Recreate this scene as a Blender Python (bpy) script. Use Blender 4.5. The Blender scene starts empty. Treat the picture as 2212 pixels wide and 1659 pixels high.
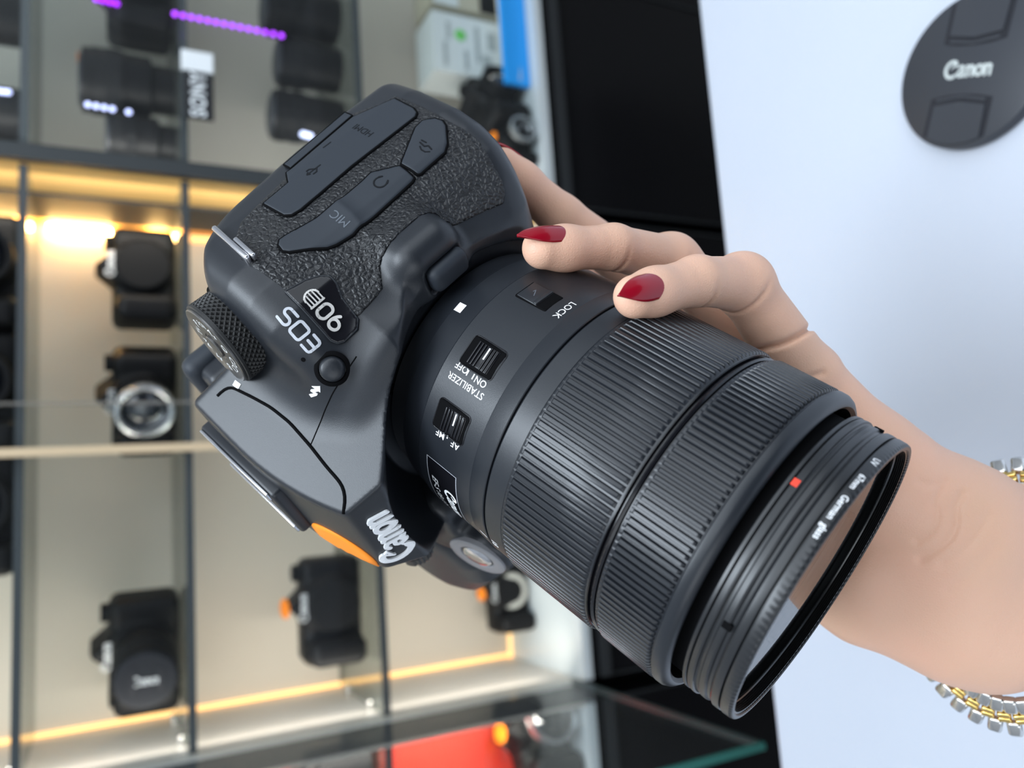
import bpy, bmesh, math, random
import numpy as np
from mathutils import Vector, Matrix
random.seed(7)
PI = math.pi
SC = bpy.context.scene
COL = SC.collection

# ------------------------------------------------------------------ photographer's viewpoint
FPX, PCX, PCY = 1734.3, 1106.0, 829.5
PITCH, YAW = math.radians(27.0), math.radians(8.6)
CAM = np.array([0.0, 0.0, 1.131])
_h = np.array([math.sin(YAW), math.cos(YAW), 0.0])
_z = np.array([0.0, 0.0, 1.0])
FWD = math.cos(PITCH) * _h - math.sin(PITCH) * _z
RGT = -math.sin(PITCH) * _h - math.cos(PITCH) * _z
UPV = np.array([math.cos(YAW), -math.sin(YAW), 0.0])

def ray(x, y):
    return FWD + (x - PCX) / FPX * RGT - (y - PCY) / FPX * UPV
def at(x, y, d):                      # pixel + depth (mm) -> world metres
    return CAM + ray(x, y) * d * 0.001
def atY(x, y, Y):
    r = ray(x, y); return CAM + r * (Y / r[1])
def atZ(x, y, Z):
    r = ray(x, y); return CAM + r * ((Z - CAM[2]) / r[2])

# ------------------------------------------------------------------ object helpers
def tag(o, label=None, cat=None, group=None, kind=None):
    if label: o['label'] = label
    if cat: o['category'] = cat
    if group: o['group'] = group
    if kind: o['kind'] = kind
    return o

def empty(name, label, cat, loc=(0, 0, 0), rotz=0.0, group=None, scale=1.0):
    o = bpy.data.objects.new(name, None)
    o.empty_display_size = 0.02
    COL.objects.link(o)
    o.location = loc
    o.rotation_euler = (0, 0, rotz)
    o.scale = (scale, scale, scale)
    return tag(o, label, cat, group)

def mesh_obj(name, verts, faces, mat, parent=None, smooth=False, sharp=None):
    me = bpy.data.meshes.new(name)
    me.from_pydata([tuple(map(float, v)) for v in verts], [], [tuple(map(int, f)) for f in faces])
    me.update()
    if smooth:
        me.polygons.foreach_set('use_smooth', [True] * len(me.polygons))
        if sharp is not None:
            me.set_sharp_from_angle(angle=math.radians(sharp))
    o = bpy.data.objects.new(name, me)
    if mat: me.materials.append(mat)
    COL.objects.link(o)
    if parent is not None: o.parent = parent
    return o

class MB:                              # collects shapes into one mesh
    def __init__(self): self.v = []; self.f = []
    def add(self, vs, fs):
        n = len(self.v); self.v += [tuple(map(float, p)) for p in vs]; self.f += [tuple(i + n for i in f) for f in fs]
        return self
    def box(self, c, h, R=None):
        c = np.array(c, float); h = np.array(h, float); vs = []
        for sx in (-1, 1):
            for sy in (-1, 1):
                for sz in (-1, 1):
                    p = np.array([sx, sy, sz]) * h
                    if R is not None: p = R @ p
                    vs.append(c + p)
        return self.add(vs, [(0, 1, 3, 2), (4, 6, 7, 5), (0, 4, 5, 1), (2, 3, 7, 6), (0, 2, 6, 4), (1, 5, 7, 3)])
    def bbox(self, c, h, b, R=None):   # bevelled box (chamfered along all edges)
        bm = bmesh.new(); bmesh.ops.create_cube(bm, size=2.0)
        for v in bm.verts: v.co = Vector((v.co.x * h[0], v.co.y * h[1], v.co.z * h[2]))
        bmesh.ops.bevel(bm, geom=bm.edges[:], offset=b, segments=3, profile=0.5, affect='EDGES')
        bm.verts.index_update()
        vs = [np.array(v.co) for v in bm.verts]
        if R is not None: vs = [R @ p for p in vs]
        self.add([p + np.array(c, float) for p in vs], [tuple(v.index for v in f.verts) for f in bm.faces])
        bm.free(); return self
    def tube(self, pts, r, seg=8, cap=True):
        pts = [np.array(p, float) for p in pts]; n = len(pts)
        rs = r if hasattr(r, '__len__') else [r] * n
        ref = None; vs = []
        for i in range(n):
            t = pts[min(i + 1, n - 1)] - pts[max(i - 1, 0)]; t = t / (np.linalg.norm(t) + 1e-12)
            if ref is None:
                ref = np.cross(t, [0, 0, 1.0]) if abs(t[2]) < .9 else np.cross(t, [1.0, 0, 0])
            a = ref - t * (ref @ t); a /= np.linalg.norm(a); ref = a; b = np.cross(t, a)
            for k in range(seg):
                w = 2 * PI * k / seg; vs.append(pts[i] + rs[i] * (math.cos(w) * a + math.sin(w) * b))
        fs = [(i * seg + k, i * seg + (k + 1) % seg, (i + 1) * seg + (k + 1) % seg, (i + 1) * seg + k) for i in range(n - 1) for k in range(seg)]
        if cap: fs += [tuple(range(seg))[::-1], tuple((n - 1) * seg + k for k in range(seg))]
        return self.add(vs, fs)
    def lathe(self, prof, seg=64, o=(0, 0, 0), ax=(1, 0, 0), closed=False, rfun=None, a0=0.0, a1=2 * PI):
        # prof: (axial, radius) list; revolve around axis ax through o
        o = np.array(o, float); ax = np.array(ax, float); ax /= np.linalg.norm(ax)
        u = np.cross(ax, [0, 1.0, 0]) if abs(ax[1]) < .9 else np.cross(ax, [1.0, 0, 0]); u /= np.linalg.norm(u); w = np.cross(ax, u)
        full = abs(a1 - a0 - 2 * PI) < 1e-6; ns = seg if full else seg + 1
        vs = []
        for k in range(ns):
            th = a0 + (a1 - a0) * k / seg
            for (s, r) in prof:
                rr = rfun(s, r, th) if rfun else r
                vs.append(o + ax * s + rr * (math.cos(th) * u + math.sin(th) * w))
        m = len(prof); fs = []
        for k in range(seg):
            k2 = (k + 1) % ns
            for i in range(m if closed else m - 1):
                j = (i + 1) % m
                fs.append((k * m + i, k * m + j, k2 * m + j, k2 * m + i))
        return self.add(vs, fs)
    def prism(self, poly, z0, z1, fn=lambda x, y, z: (x, y, z)):
        n = len(poly)
        vs = [fn(x, y, z0) for x, y in poly] + [fn(x, y, z1) for x, y in poly]
        fs = [tuple(range(n))[::-1], tuple(range(n, 2 * n))] + [(i, (i + 1) % n, n + (i + 1) % n, n + i) for i in range(n)]
        return self.add(vs, fs)
    def build(self, name, mat, parent=None, smooth=False, sharp=None):
        return mesh_obj(name, self.v, self.f, mat, parent, smooth, sharp)

# ------------------------------------------------------------------ materials
def mat(name, col, rough=.5, metal=0.0, spec=.5, bump=None, vary=None, coat=0.0, emit=None, sss=0.0, ior=1.45):
    m = bpy.data.materials.new(name); m.use_nodes = True
    nt = m.node_tree; N = nt.nodes; Lk = nt.links; b = N['Principled BSDF']
    b.inputs['Base Color'].default_value = (*col, 1); b.inputs['Roughness'].default_value = rough
    b.inputs['Metallic'].default_value = metal; b.inputs['Specular IOR Level'].default_value = spec
    b.inputs['IOR'].default_value = ior
    if coat: b.inputs['Coat Weight'].default_value = coat; b.inputs['Coat Roughness'].default_value = .04
    if sss:
        b.inputs['Subsurface Weight'].default_value = sss; b.inputs['Subsurface Scale'].default_value = .004
        b.inputs['Subsurface Radius'].default_value = (1, .35, .2)
    if emit: b.inputs['Emission Color'].default_value = (*emit[0], 1); b.inputs['Emission Strength'].default_value = emit[1]
    tc = N.new('ShaderNodeTexCoord')
    if vary:   # (scale, amount): soft noise on colour
        nz = N.new('ShaderNodeTexNoise'); nz.inputs['Scale'].default_value = vary[0]; nz.inputs['Detail'].default_value = 4
        Lk.new(tc.outputs['Object'], nz.inputs['Vector'])
        mx = N.new('ShaderNodeMix'); mx.data_type = 'RGBA'
        a = vary[1]; c2 = vary[2] if len(vary) > 2 else tuple(min(1, c * (1 + a)) for c in col); c1 = tuple(c * (1 - a) for c in col)
        mx.inputs[6].default_value = (*c1, 1); mx.inputs[7].default_value = (*c2, 1)
        Lk.new(nz.outputs['Fac'], mx.inputs[0]); Lk.new(mx.outputs[2], b.inputs['Base Color'])
    if bump:
        kind, sc, st, dist = bump
        bp = N.new('ShaderNodeBump'); bp.inputs['Strength'].default_value = st; bp.inputs['Distance'].default_value = dist
        if kind == 'noise':
            t = N.new('ShaderNodeTexNoise'); t.inputs['Scale'].default_value = sc; t.inputs['Detail'].default_value = 3
            Lk.new(tc.outputs['Object'], t.inputs['Vector']); Lk.new(t.outputs['Fac'], bp.inputs['Height'])
        elif kind == 'leather':
            nz = N.new('ShaderNodeTexNoise'); nz.inputs['Scale'].default_value = sc * .8; nz.inputs['Detail'].default_value = 2
            Lk.new(tc.outputs['Object'], nz.inputs['Vector'])
            mxv = N.new('ShaderNodeMix'); mxv.data_type = 'VECTOR'; mxv.inputs[0].default_value = .0012
            Lk.new(tc.outputs['Object'], mxv.inputs[4]); Lk.new(nz.outputs['Color'], mxv.inputs[5])
            t = N.new('ShaderNodeTexVoronoi'); t.feature = 'DISTANCE_TO_EDGE'; t.inputs['Scale'].default_value = sc
            t.inputs['Randomness'].default_value = 1.0
            Lk.new(mxv.outputs[1], t.inputs['Vector'])
            rp = N.new('ShaderNodeMapRange'); rp.interpolation_type = 'SMOOTHSTEP'
            rp.inputs[1].default_value = 0.0; rp.inputs[2].default_value = .36
            Lk.new(t.outputs['Distance'], rp.inputs[0]); Lk.new(rp.outputs[0], bp.inputs['Height'])
        elif kind == 'skin':
            t = N.new('ShaderNodeTexVoronoi'); t.feature = 'DISTANCE_TO_EDGE'; t.inputs['Scale'].default_value = sc
            Lk.new(tc.outputs['Object'], t.inputs['Vector'])
            n2 = N.new('ShaderNodeTexNoise'); n2.inputs['Scale'].default_value = sc * .35; n2.inputs['Detail'].default_value = 5
            Lk.new(tc.outputs['Object'], n2.inputs['Vector'])
            ad = N.new('ShaderNodeMath'); ad.operation = 'ADD'
            Lk.new(t.outputs['Distance'], ad.inputs[0]); Lk.new(n2.outputs['Fac'], ad.inputs[1]); Lk.new(ad.outputs[0], bp.inputs['Height'])
        Lk.new(bp.outputs['Normal'], b.inputs['Normal'])
        if coat and kind == 'noise': pass
    return m

def glass_thin(name, tint=(1, 1, 1), ior=1.5, rough=0.0, haze=0.0, hazecol=(1, 1, 1)):
    # a thin pane: straight-through transmission, Fresnel reflection, a little surface haze
    m = bpy.data.materials.new(name); m.use_nodes = True; nt = m.node_tree; N = nt.nodes; L = nt.links
    for n in list(N): N.remove(n)
    out = N.new('ShaderNodeOutputMaterial'); tr = N.new('ShaderNodeBsdfTransparent'); gl = N.new('ShaderNodeBsdfGlossy')
    tr.inputs[0].default_value = (*tint, 1); gl.inputs['Roughness'].default_value = rough
    fr = N.new('ShaderNodeFresnel'); ge = N.new('ShaderNodeNewGeometry'); mi = N.new('ShaderNodeMix')
    mi.inputs[2].default_value = ior; mi.inputs[3].default_value = 1 / ior
    L.new(ge.outputs['Backfacing'], mi.inputs[0]); L.new(mi.outputs[0], fr.inputs['IOR'])
    mx = N.new('ShaderNodeMixShader'); L.new(fr.outputs[0], mx.inputs[0]); L.new(tr.outputs[0], mx.inputs[1]); L.new(gl.outputs[0], mx.inputs[2])
    last = mx
    if haze > 0:
        df = N.new('ShaderNodeBsdfDiffuse'); df.inputs[0].default_value = (*hazecol, 1)
        m2 = N.new('ShaderNodeMixShader'); m2.inputs[0].default_value = haze
        L.new(mx.outputs[0], m2.inputs[1]); L.new(df.outputs[0], m2.inputs[2]); last = m2
    L.new(last.outputs[0], out.inputs[0])
    return m

# ------------------------------------------------------------------ distance-field modelling (smooth sculpted shells)
def smin(a, b, k): h = np.clip(.5 + .5 * (b - a) / k, 0, 1); return b * (1 - h) + a * h - k * h * (1 - h)
def smax(a, b, k): return -smin(-a, -b, k)
def sd_box(x, y, z, c, h, r):
    qx = np.abs(x - c[0]) - h[0] + r; qy = np.abs(y - c[1]) - h[1] + r; qz = np.abs(z - c[2]) - h[2] + r
    return np.sqrt(np.maximum(qx, 0) ** 2 + np.maximum(qy, 0) ** 2 + np.maximum(qz, 0) ** 2) + np.minimum(np.maximum(qx, np.maximum(qy, qz)), 0) - r
def sd_poly(x, y, P):
    d = np.full(x.shape, 1e9); s = np.ones(x.shape); n = len(P)
    for i in range(n):
        ax_, ay_ = P[i]; bx_, by_ = P[(i - 1) % n]
        ex, ey = bx_ - ax_, by_ - ay_; wx, wy = x - ax_, y - ay_
        t = np.clip((wx * ex + wy * ey) / (ex * ex + ey * ey + 1e-12), 0, 1)
        d = np.minimum(d, (wx - ex * t) ** 2 + (wy - ey * t) ** 2)
        c1 = y >= ay_; c2 = y < by_; c3 = ex * wy > ey * wx
        s = np.where((c1 & c2 & c3) | (~c1 & ~c2 & ~c3), -s, s)
    return s * np.sqrt(d)
def extr(d2, z, z0, z1, r):
    a = d2 + r; b = np.abs(z - (z0 + z1) / 2) - (z1 - z0) / 2 + r
    return np.minimum(np.maximum(a, b), 0) + np.sqrt(np.maximum(a, 0) ** 2 + np.maximum(b, 0) ** 2) - r
def sd_cone(x, y, z, a, b, ra, rb):    # capsule with linearly changing radius
    a = np.array(a, float); b = np.array(b, float); ba = b - a; L2 = ba @ ba
    t = np.clip(((x - a[0]) * ba[0] + (y - a[1]) * ba[1] + (z - a[2]) * ba[2]) / L2, 0, 1)
    return np.sqrt((x - a[0] - t * ba[0]) ** 2 + (y - a[1] - t * ba[1]) ** 2 + (z - a[2] - t * ba[2]) ** 2) - (ra + (rb - ra) * t)

def isomesh(fn, lo, hi, h, proj=2):
    lo = np.array(lo, float); hi = np.array(hi, float); B = 8
    nb = np.maximum(1, np.ceil((hi - lo) / (h * B)).astype(int)); n = nb * B + 1
    V = np.full(tuple(n), 1.0, np.float32)
    cx = [lo[i] + (np.arange(nb[i]) + .5) * B * h for i in range(3)]
    G = np.stack(np.meshgrid(*cx, indexing='ij'), -1).reshape(-1, 3)
    D = fn(G[:, 0], G[:, 1], G[:, 2])
    near = np.abs(D) < h * B * .5 * 1.75 * 1.35 + h
    V = np.repeat(np.repeat(np.repeat(np.where(D < 0, -9., 9.).reshape(nb), B, 0), B, 1), B, 2).astype(np.float32)
    V = np.pad(V, ((0, 1), (0, 1), (0, 1)), mode='edge')
    idx = np.argwhere(near.reshape(nb)); off = np.stack(np.meshgrid(*[np.arange(B + 1)] * 3, indexing='ij'), -1).reshape(-1, 3)
    for s in range(0, len(idx), 400):
        I = (idx[s:s + 400, None, :] * B + off[None]).reshape(-1, 3)
        P = lo + I * h
        V[I[:, 0], I[:, 1], I[:, 2]] = fn(P[:, 0], P[:, 1], P[:, 2])
    ins = V < 0
    C = np.zeros(tuple(n - 1), np.int8)
    for dx in (0, 1):
        for dy in (0, 1):
            for dz in (0, 1):
                C += ins[dx:n[0] - 1 + dx, dy:n[1] - 1 + dy, dz:n[2] - 1 + dz]
    cells = np.argwhere((C > 0) & (C < 8)); idm = np.full(tuple(n - 1), -1, np.int64)
    idm[cells[:, 0], cells[:, 1], cells[:, 2]] = np.arange(len(cells))
    acc = np.zeros((len(cells), 3)); cnt = np.zeros(len(cells))
    cor = [(0, 0, 0), (1, 0, 0), (0, 1, 0), (1, 1, 0), (0, 0, 1), (1, 0, 1), (0, 1, 1), (1, 1, 1)]
    cv = [V[cells[:, 0] + a, cells[:, 1] + b, cells[:, 2] + c] for a, b, c in cor]
    for i, j in [(0, 1), (2, 3), (4, 5), (6, 7), (0, 2), (1, 3), (4, 6), (5, 7), (0, 4), (1, 5), (2, 6), (3, 7)]:
        m = (cv[i] < 0) != (cv[j] < 0)
        t = np.where(m, cv[i] / np.where(m, cv[i] - cv[j], 1), 0)
        p = np.array(cor[i])[None] + t[:, None] * (np.array(cor[j]) - np.array(cor[i]))[None]
        acc += np.where(m[:, None], p, 0); cnt += m
    P = lo + (cells + acc / cnt[:, None]) * h
    quads = []
    for ax in range(3):
        o1, o2 = [(1, 2), (2, 0), (0, 1)][ax]
        sl0 = [slice(None)] * 3; sl1 = [slice(None)] * 3; sl0[ax] = slice(0, -1); sl1[ax] = slice(1, None)
        a = ins[tuple(sl0)]; b = ins[tuple(sl1)]
        E = np.argwhere(a != b); E = E[(E[:, o1] > 0) & (E[:, o2] > 0) & (E[:, o1] < n[o1] - 1) & (E[:, o2] < n[o2] - 1)]
        if not len(E): continue
        s = a[E[:, 0], E[:, 1], E[:, 2]]
        def cid(d1, d2):
            q = E.copy(); q[:, o1] += d1; q[:, o2] += d2; return idm[q[:, 0], q[:, 1], q[:, 2]]
        q = np.stack([cid(-1, -1), cid(0, -1), cid(0, 0), cid(-1, 0)], 1)
        q[~s] = q[~s][:, ::-1]; quads.append(q)
    Q = np.concatenate(quads); Q = Q[(Q >= 0).all(1)]
    for _ in range(proj):
        P = snap(fn, P, 1, lim=h)
    return P, Q
def grad(fn, P, e=.05):
    g = np.stack([fn(*(P + np.eye(3)[i] * e).T) - fn(*(P - np.eye(3)[i] * e).T) for i in range(3)], 1)
    return g / (np.linalg.norm(g, axis=1, keepdims=True) + 1e-9)
def snap(fn, P, it=4, off=0.0, lim=None):
    P = np.array(P, float)
    for _ in range(it):
        d = fn(P[:, 0], P[:, 1], P[:, 2]) - off
        if lim: d = np.clip(d, -lim, lim)
        P = P - grad(fn, P) * d[:, None]
    return P
def iso_obj(name, fn, lo, hi, h, m, parent=None, scale=.001, proj=2, sharp=None):
    P, Q = isomesh(fn, lo, hi, h, proj)
    me = bpy.data.meshes.new(name); nv, nf = len(P), len(Q)
    me.vertices.add(nv); me.vertices.foreach_set('co', (P * scale).astype(np.float32).ravel())
    me.loops.add(nf * 4); me.loops.foreach_set('vertex_index', Q.astype(np.int32).ravel())
    me.polygons.add(nf); me.polygons.foreach_set('loop_start', np.arange(0, nf * 4, 4, dtype=np.int32))
    me.polygons.foreach_set('use_smooth', np.ones(nf, bool))
    me.update(calc_edges=True); me.validate()
    if sharp: me.set_sharp_from_angle(angle=math.radians(sharp))
    if m: me.materials.append(m)
    o = bpy.data.objects.new(name, me); COL.objects.link(o)
    if parent is not None: o.parent = parent
    return o

# ------------------------------------------------------------------ lettering
def glyphs(txt, size, bold=0.0, shear=0.0, align='CENTER', space=1.0):
    cu = bpy.data.curves.new('t', 'FONT'); cu.body = txt; cu.size = size; cu.align_x = align; cu.align_y = 'CENTER'
    cu.offset = bold; cu.shear = shear; cu.resolution_u = 3; cu.space_character = space
    o = bpy.data.objects.new('t', cu); COL.objects.link(o)
    bpy.context.view_layer.update()
    me = bpy.data.meshes.new_from_object(o)
    V = [(v.co.x, v.co.y) for v in me.vertices]; F = [tuple(p.vertices) for p in me.polygons]
    bpy.data.objects.remove(o); bpy.data.curves.remove(cu); bpy.data.meshes.remove(me)
    return V, F
def ribbon(lines, w):                  # stroke lettering: polylines with round ends -> 2D polygons
    V = []; F = []
    def disc(x, y, r):
        n = len(V); V.extend([(x + r * math.cos(a * PI / 5), y + r * math.sin(a * PI / 5)) for a in range(10)]); F.append(tuple(range(n, n + 10)))
    for ln in lines:
        ww = w
        if isinstance(ln, tuple) and isinstance(ln[0], list): ln, ww = ln
        for (x0, y0), (x1, y1) in zip(ln, ln[1:]):
            L = math.hypot(x1 - x0, y1 - y0) + 1e-9; nx, ny = -(y1 - y0) / L * ww / 2, (x1 - x0) / L * ww / 2
            n = len(V); V.extend([(x0 - nx, y0 - ny), (x1 - nx, y1 - ny), (x1 + nx, y1 + ny), (x0 + nx, y0 + ny)]); F.append((n, n + 1, n + 2, n + 3))
        for (x, y) in ln: disc(x, y, ww / 2)
    return V, F
def arc(cx, cy, rx, ry, a0, a1, n=12):
    return [(cx + rx * math.cos(math.radians(a0 + (a1 - a0) * i / n)), cy + ry * math.sin(math.radians(a0 + (a1 - a0) * i / n))) for i in range(n + 1)]
def zstep(V, F, st=.006):              # overlapping strokes get slightly different heights
    z = np.zeros(len(V))
    if sum(len(f) for f in F) == len(V):
        for i, f in enumerate(F): z[list(f)] = (i % 11) * st
    return z
def solid2d(V, F, fn, z0, z1):         # raise flat lettering into a solid via fn(x,y,z)
    n = len(V); zs = zstep(V, F) * .001
    vs = [fn(x, y, z1 + q) for (x, y), q in zip(V, zs)] + [fn(x, y, z0) for x, y in V]
    fs = list(F)
    cnt = {}
    for f in F:
        for a, b in zip(f, f[1:] + f[:1]): cnt[(a, b)] = 1
    for (a, b) in cnt:
        if (b, a) not in cnt: fs.append((a, n + a, n + b, b))
    return vs, fs
# ------------------------------------------------------------------ camera body shape, mm in the camera's own frame
# x = forward along the lens, y = the camera's left, z = its top; origin on the lens axis
TOPV = [(-42, 28), (-43.5, 34), (-48, 39.5), (-54, 44.5), (-61, 48), (-68, 49.8), (-82, 50.5), (-91, 49.8), (-95.5, 46.5), (-96.5, 38),
        (-96, -64), (-88, -80), (-60, -85), (-42, -84), (-34, -80), (-28, -70), (-28, -60), (-34, -50), (-44, -40)]
def prism_sd(x, y, z):
    ya = np.abs(y)
    d = (.16 * x + .87 * ya + .45 * z - 35.7) / .993
    d = smax(d, (.85 * x - .52 * z + 41.3) / .9964, 1.0)
    d = smax(d, (.93 * x + .37 * z + .45), .8)
    top = smax((.31 * x + .95 * z - 47.9) / .9993, (-.02 * x + z - 65.2), 6.0)
    d = smax(d, top, 1.2)
    d = smax(d, (-x - .35 * z - 57.5) / 1.06, 3.0)
    d = smax(d, 14 - z, 1.0)
    return d
def body_sd(x, y, z):
    d2 = sd_poly(x, y, TOPV) - 4.5
    a = extr(d2, z, -38.0, 44.0, 8.0)
    # lower front edge tucks in towards the mount
    a = smax(a, .55 * x - .835 * z - 3.4 - np.maximum(0, -(y + 10)) * .6, 6.0)
    # back edge leans in towards the top
    a = smax(a, smax(-.988 * x + .153 * z - 92.4, -.73 * x + .684 * z - 86.4, 5.0), 3.0)
    # shoulder falls away towards the front
    a = smax(a, (.42 * x + .9075 * z - 22.6), 7.0)
    a = smin(a, prism_sd(x, y, z), 9.0)
    r = np.sqrt(y * y + z * z)
    boss = np.maximum(np.maximum(r - 46, x + 33.5), -x - 60) 
    boss = np.sqrt(np.maximum(r - 43, 0) ** 2 + np.maximum(x + 36.5, 0) ** 2) - 3 + np.minimum(np.maximum(r - 43, x + 36.5), 0)
    boss = smax(np.maximum(boss, -x - 60), -z - 31, 3.0)
    boss = boss + np.clip((24 - z) / 9, 0, 1) * 8
    a = smin(a, boss, 7.0)
    # mount recess
    cone = (r - 37.2 - (x + 40) * .62 * np.clip((z + 6) / 26, .12, 1)) / 1.177
    a = smax(a, -np.maximum(cone, -x - 40), .8)
    # lens release housing with the pocket its button sits in
    b = sd_box(x, y, z, (-47, 40.5, 2.6), (9.6, 9.8, 9.8), 6.2)
    b = smax(b, 36.6 - r, 1.0)
    a = smin(a, b, 3.5)
    a = smax(a, -sd_box(x, y, z, (-36.5, 40.2, 1.2), (2.6, 4.3, 6.6), 2.4), .7)
    # viewfinder
    a = smin(a, sd_box(x, y, z, (-93, 0, 48), (5, 14, 8), 3), 2.0)
    return a
# outlines measured on the body shell (mm)
LEATHER = [(88.07, 34.38), (93.34, 31.0), (95.95, 26.76), (97.12, 19.43), (98.3, 9.86), (100.24, 6.06), (101.92, -17.73), (98.8, -25.11), (98.31, -28.63), (91.52, -29.23), (84.06, -29.29), (77.56, -30.25), (74.53, -30.74), (68.36, -29.0), (62.48, -27.52), (59.47, -25.98), (57.84, -23.79), (59.73, -17.16), (61.49, -9.35), (63.47, -5.52), (66.33, -6.81), (68.04, -4.62), (68.81, -1.89), (68.6, 5.37), (68.07, 9.1), (66.79, 11.98), (65.38, 13.53), (63.06, 15.06), (61.29, 16.44), (60.85, 19.28), (60.2, 25.16), (67.23, 29.08), (75.37, 32.96)]
BADGE = [(75.34, 33.27), (74.35, 28.01), (73.06, 24.97), (71.47, 23.35), (69.36, 23.33), (65.85, 24.9), (59.86, 25.75), (58.23, 27.52), (58.08, 31.51), (58.73, 32.89), (60.18, 33.59)]
COVER_DIGITAL = [(-82.13, -27.23), (-74.36, -27.1), (-72.28, -26.34), (-71.33, -24.94), (-71.34, -2.55), (-70.08, 15.26), (-70.61, 17.82), (-72.23, 19.07), (-80.32, 19.59), (-80.9, 11.04), (-85.01, 8.69), (-84.83, 6.95), (-87.23, -16.14)]
COVER_HINGE = [(-89.05, 6.79), (-85.59, 6.89), (-88.26, -16.62), (-91.73, -16.82)]
COVER_MIC = [(-57.06, -10.02), (-56.66, -8.93), (-55.38, 12.06), (-56.31, 16.64), (-57.06, 18.69), (-62.28, 25.71), (-63.58, 26.55), (-65.67, 26.15), (-66.54, 24.96), (-66.44, 23.04), (-64.82, 14.96), (-64.62, 8.94), (-65.05, -0.55), (-65.46, -3.76), (-61.87, -10.1)]
COVER_REMOTE = [(-62.04, -10.75), (-62.51, -11.54), (-67.97, -21.78), (-68.42, -24.74), (-66.31, -27.39), (-64.38, -28.09), (-62.58, -27.38), (-58.42, -23.43), (-57.2, -21.03), (-56.87, -12.07), (-57.26, -11.38)]
FLASH_SEAM = [(-72.19, 24.28, 58.07), (-71.37, 25.34, 55.73), (-69.77, 25.79, 54.29), (-62.67, 25.29, 52.73), (-56.3, 24.78, 51.59), (-49.48, 23.72, 51.23), (-41.1, 21.71, 51.98), (-34.38, 19.97, 52.96), (-29.05, 18.74, 53.43), (-26.99, 17.99, 54.15), (-25.25, 16.79, 55.86), (-24.31, 15.25, 57.95)]
SHELL_SEAM = [(-38.35, 37.42, 31.76), (-38.54, 35.04, 37.11), (-39.7, 31.92, 40.89), (-41.12, 27.43, 44.63), (-41.49, 23.82, 48.53), (-41.1, 21.71, 51.98)]
FLASH_BTN = [(-40.54, 37.28, 37.59)]
SCREW = [(-39.99, 18.03, 27.23)]
MICHOLE = [(-45.62, 40.59, 40.9)]
BOLT = [(-45.01, 30.08, 44.36), (-43.41, 33.01, 42.65), (-44.35, 31.56, 43.53), (-42.41, 33.83, 41.86)]
EOSPT = [(-48.65, 45.78, 37.28)]
N90PT = [(-48.19, 45.52, 29.98)]
MICPT = [(-60.17, 53.66, 11.24)]
HEADPT = [(-61.38, 53.58, -2.77)]
REMPT = [(-61.37, 53.58, -18.57)]
HDMIPT = [(-79.24, 55.67, -13.38)]
USBPT = [(-78.57, 55.64, 4.28)]
TICKPT = [(-83.43, 55.71, -4.17)]
LUG = [(-83.45, 54.91, 32.15), (-66.79, 54.14, 33.38)]
CANONPT = [(-21.38, -2.29, 52.54)]
INDEXPT = [(-68.62, 26.25, 53.0)]
WORLD_S = .64
# ------------------------------------------------------------------ the held camera
_M = np.array([[0.716238, -0.463815, 0.52142], [-0.19049, 0.588859, 0.785467], [-0.671354, -0.661907, 0.333411]])
_C0 = np.array([19.673, -12.38, -207.063])
_CW = np.stack([RGT, UPV, -FWD], 1)                # photo axes -> world
LROT = _CW @ _M.T                                  # camera-body axes -> world
LORG = CAM + _CW @ _C0 * .001
def lw(p): return LORG + LROT @ (np.array(p, float) * .001)
def wl(p): return LROT.T @ (np.array(p, float) - LORG) * 1000

m_shell = mat('black_shell_plastic', (.0125, .0148, .019), .38, spec=.55, bump=('noise', 5200, .12, .0002), vary=(300, .12))
m_leather = mat('black_grip_rubber', (.013, .0135, .015), .40, spec=.5, bump=('leather', 720, .55, .0006))
m_cover = mat('port_cover_rubber', (.022, .027, .035), .55, spec=.4, bump=('noise', 4000, .06, .0002))
m_gap = mat('seam_black', (.002, .002, .0025), .8, spec=.1)
m_gloss = mat('gloss_black', (.006, .006, .008), .18, spec=.5)
m_barrel = mat('lens_barrel_plastic', (.0125, .0148, .019), .34, spec=.55, bump=('noise', 5200, .10, .0002))
m_rubber = mat('ribbed_rubber', (.011, .013, .017), .32, spec=.55, bump=('noise', 3000, .08, .0002))
m_white = mat('white_paint', (.93, .94, .95), .5)
m_lgrey = mat('light_grey_paint', (.5, .52, .56), .5)
m_silver = mat('polished_metal', (.62, .62, .64), .22, metal=1.0)
m_dark_metal = mat('dark_dial_metal', (.16, .155, .15), .32, metal=.8)
m_orange = mat('orange_sticker', (1.0, .28, .012), .55, emit=None)
m_red = mat('red_mark', (.8, .05, .02), .45)
m_filter = mat('filter_ring_metal', (.012, .013, .015), .34, spec=.6)
m_filt_in = mat('filter_thread', (.01, .01, .01), .25, spec=.8)
m_green = mat('green_mark', (.25, .5, .2), .5)

def mmv(P): return np.array(P, float) * .001

cam_root = bpy.data.objects.new('digital_camera', None); cam_root.empty_display_size = .03; COL.objects.link(cam_root)
_mw = Matrix.Identity(4)
for i in range(3):
    for j in range(3): _mw[i][j] = LROT[i, j]
    _mw[i][3] = LORG[i]
cam_root.matrix_world = _mw
tag(cam_root, 'black interchangeable-lens camera with ribbed zoom lens held up by a hand with red nails', 'camera')

def body_panel(x, y, z): return body_sd(x, y, z)
body = iso_obj('body', body_sd, (-108, -95, -44), (0, 62, 72), .62, m_shell, cam_root)

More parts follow.
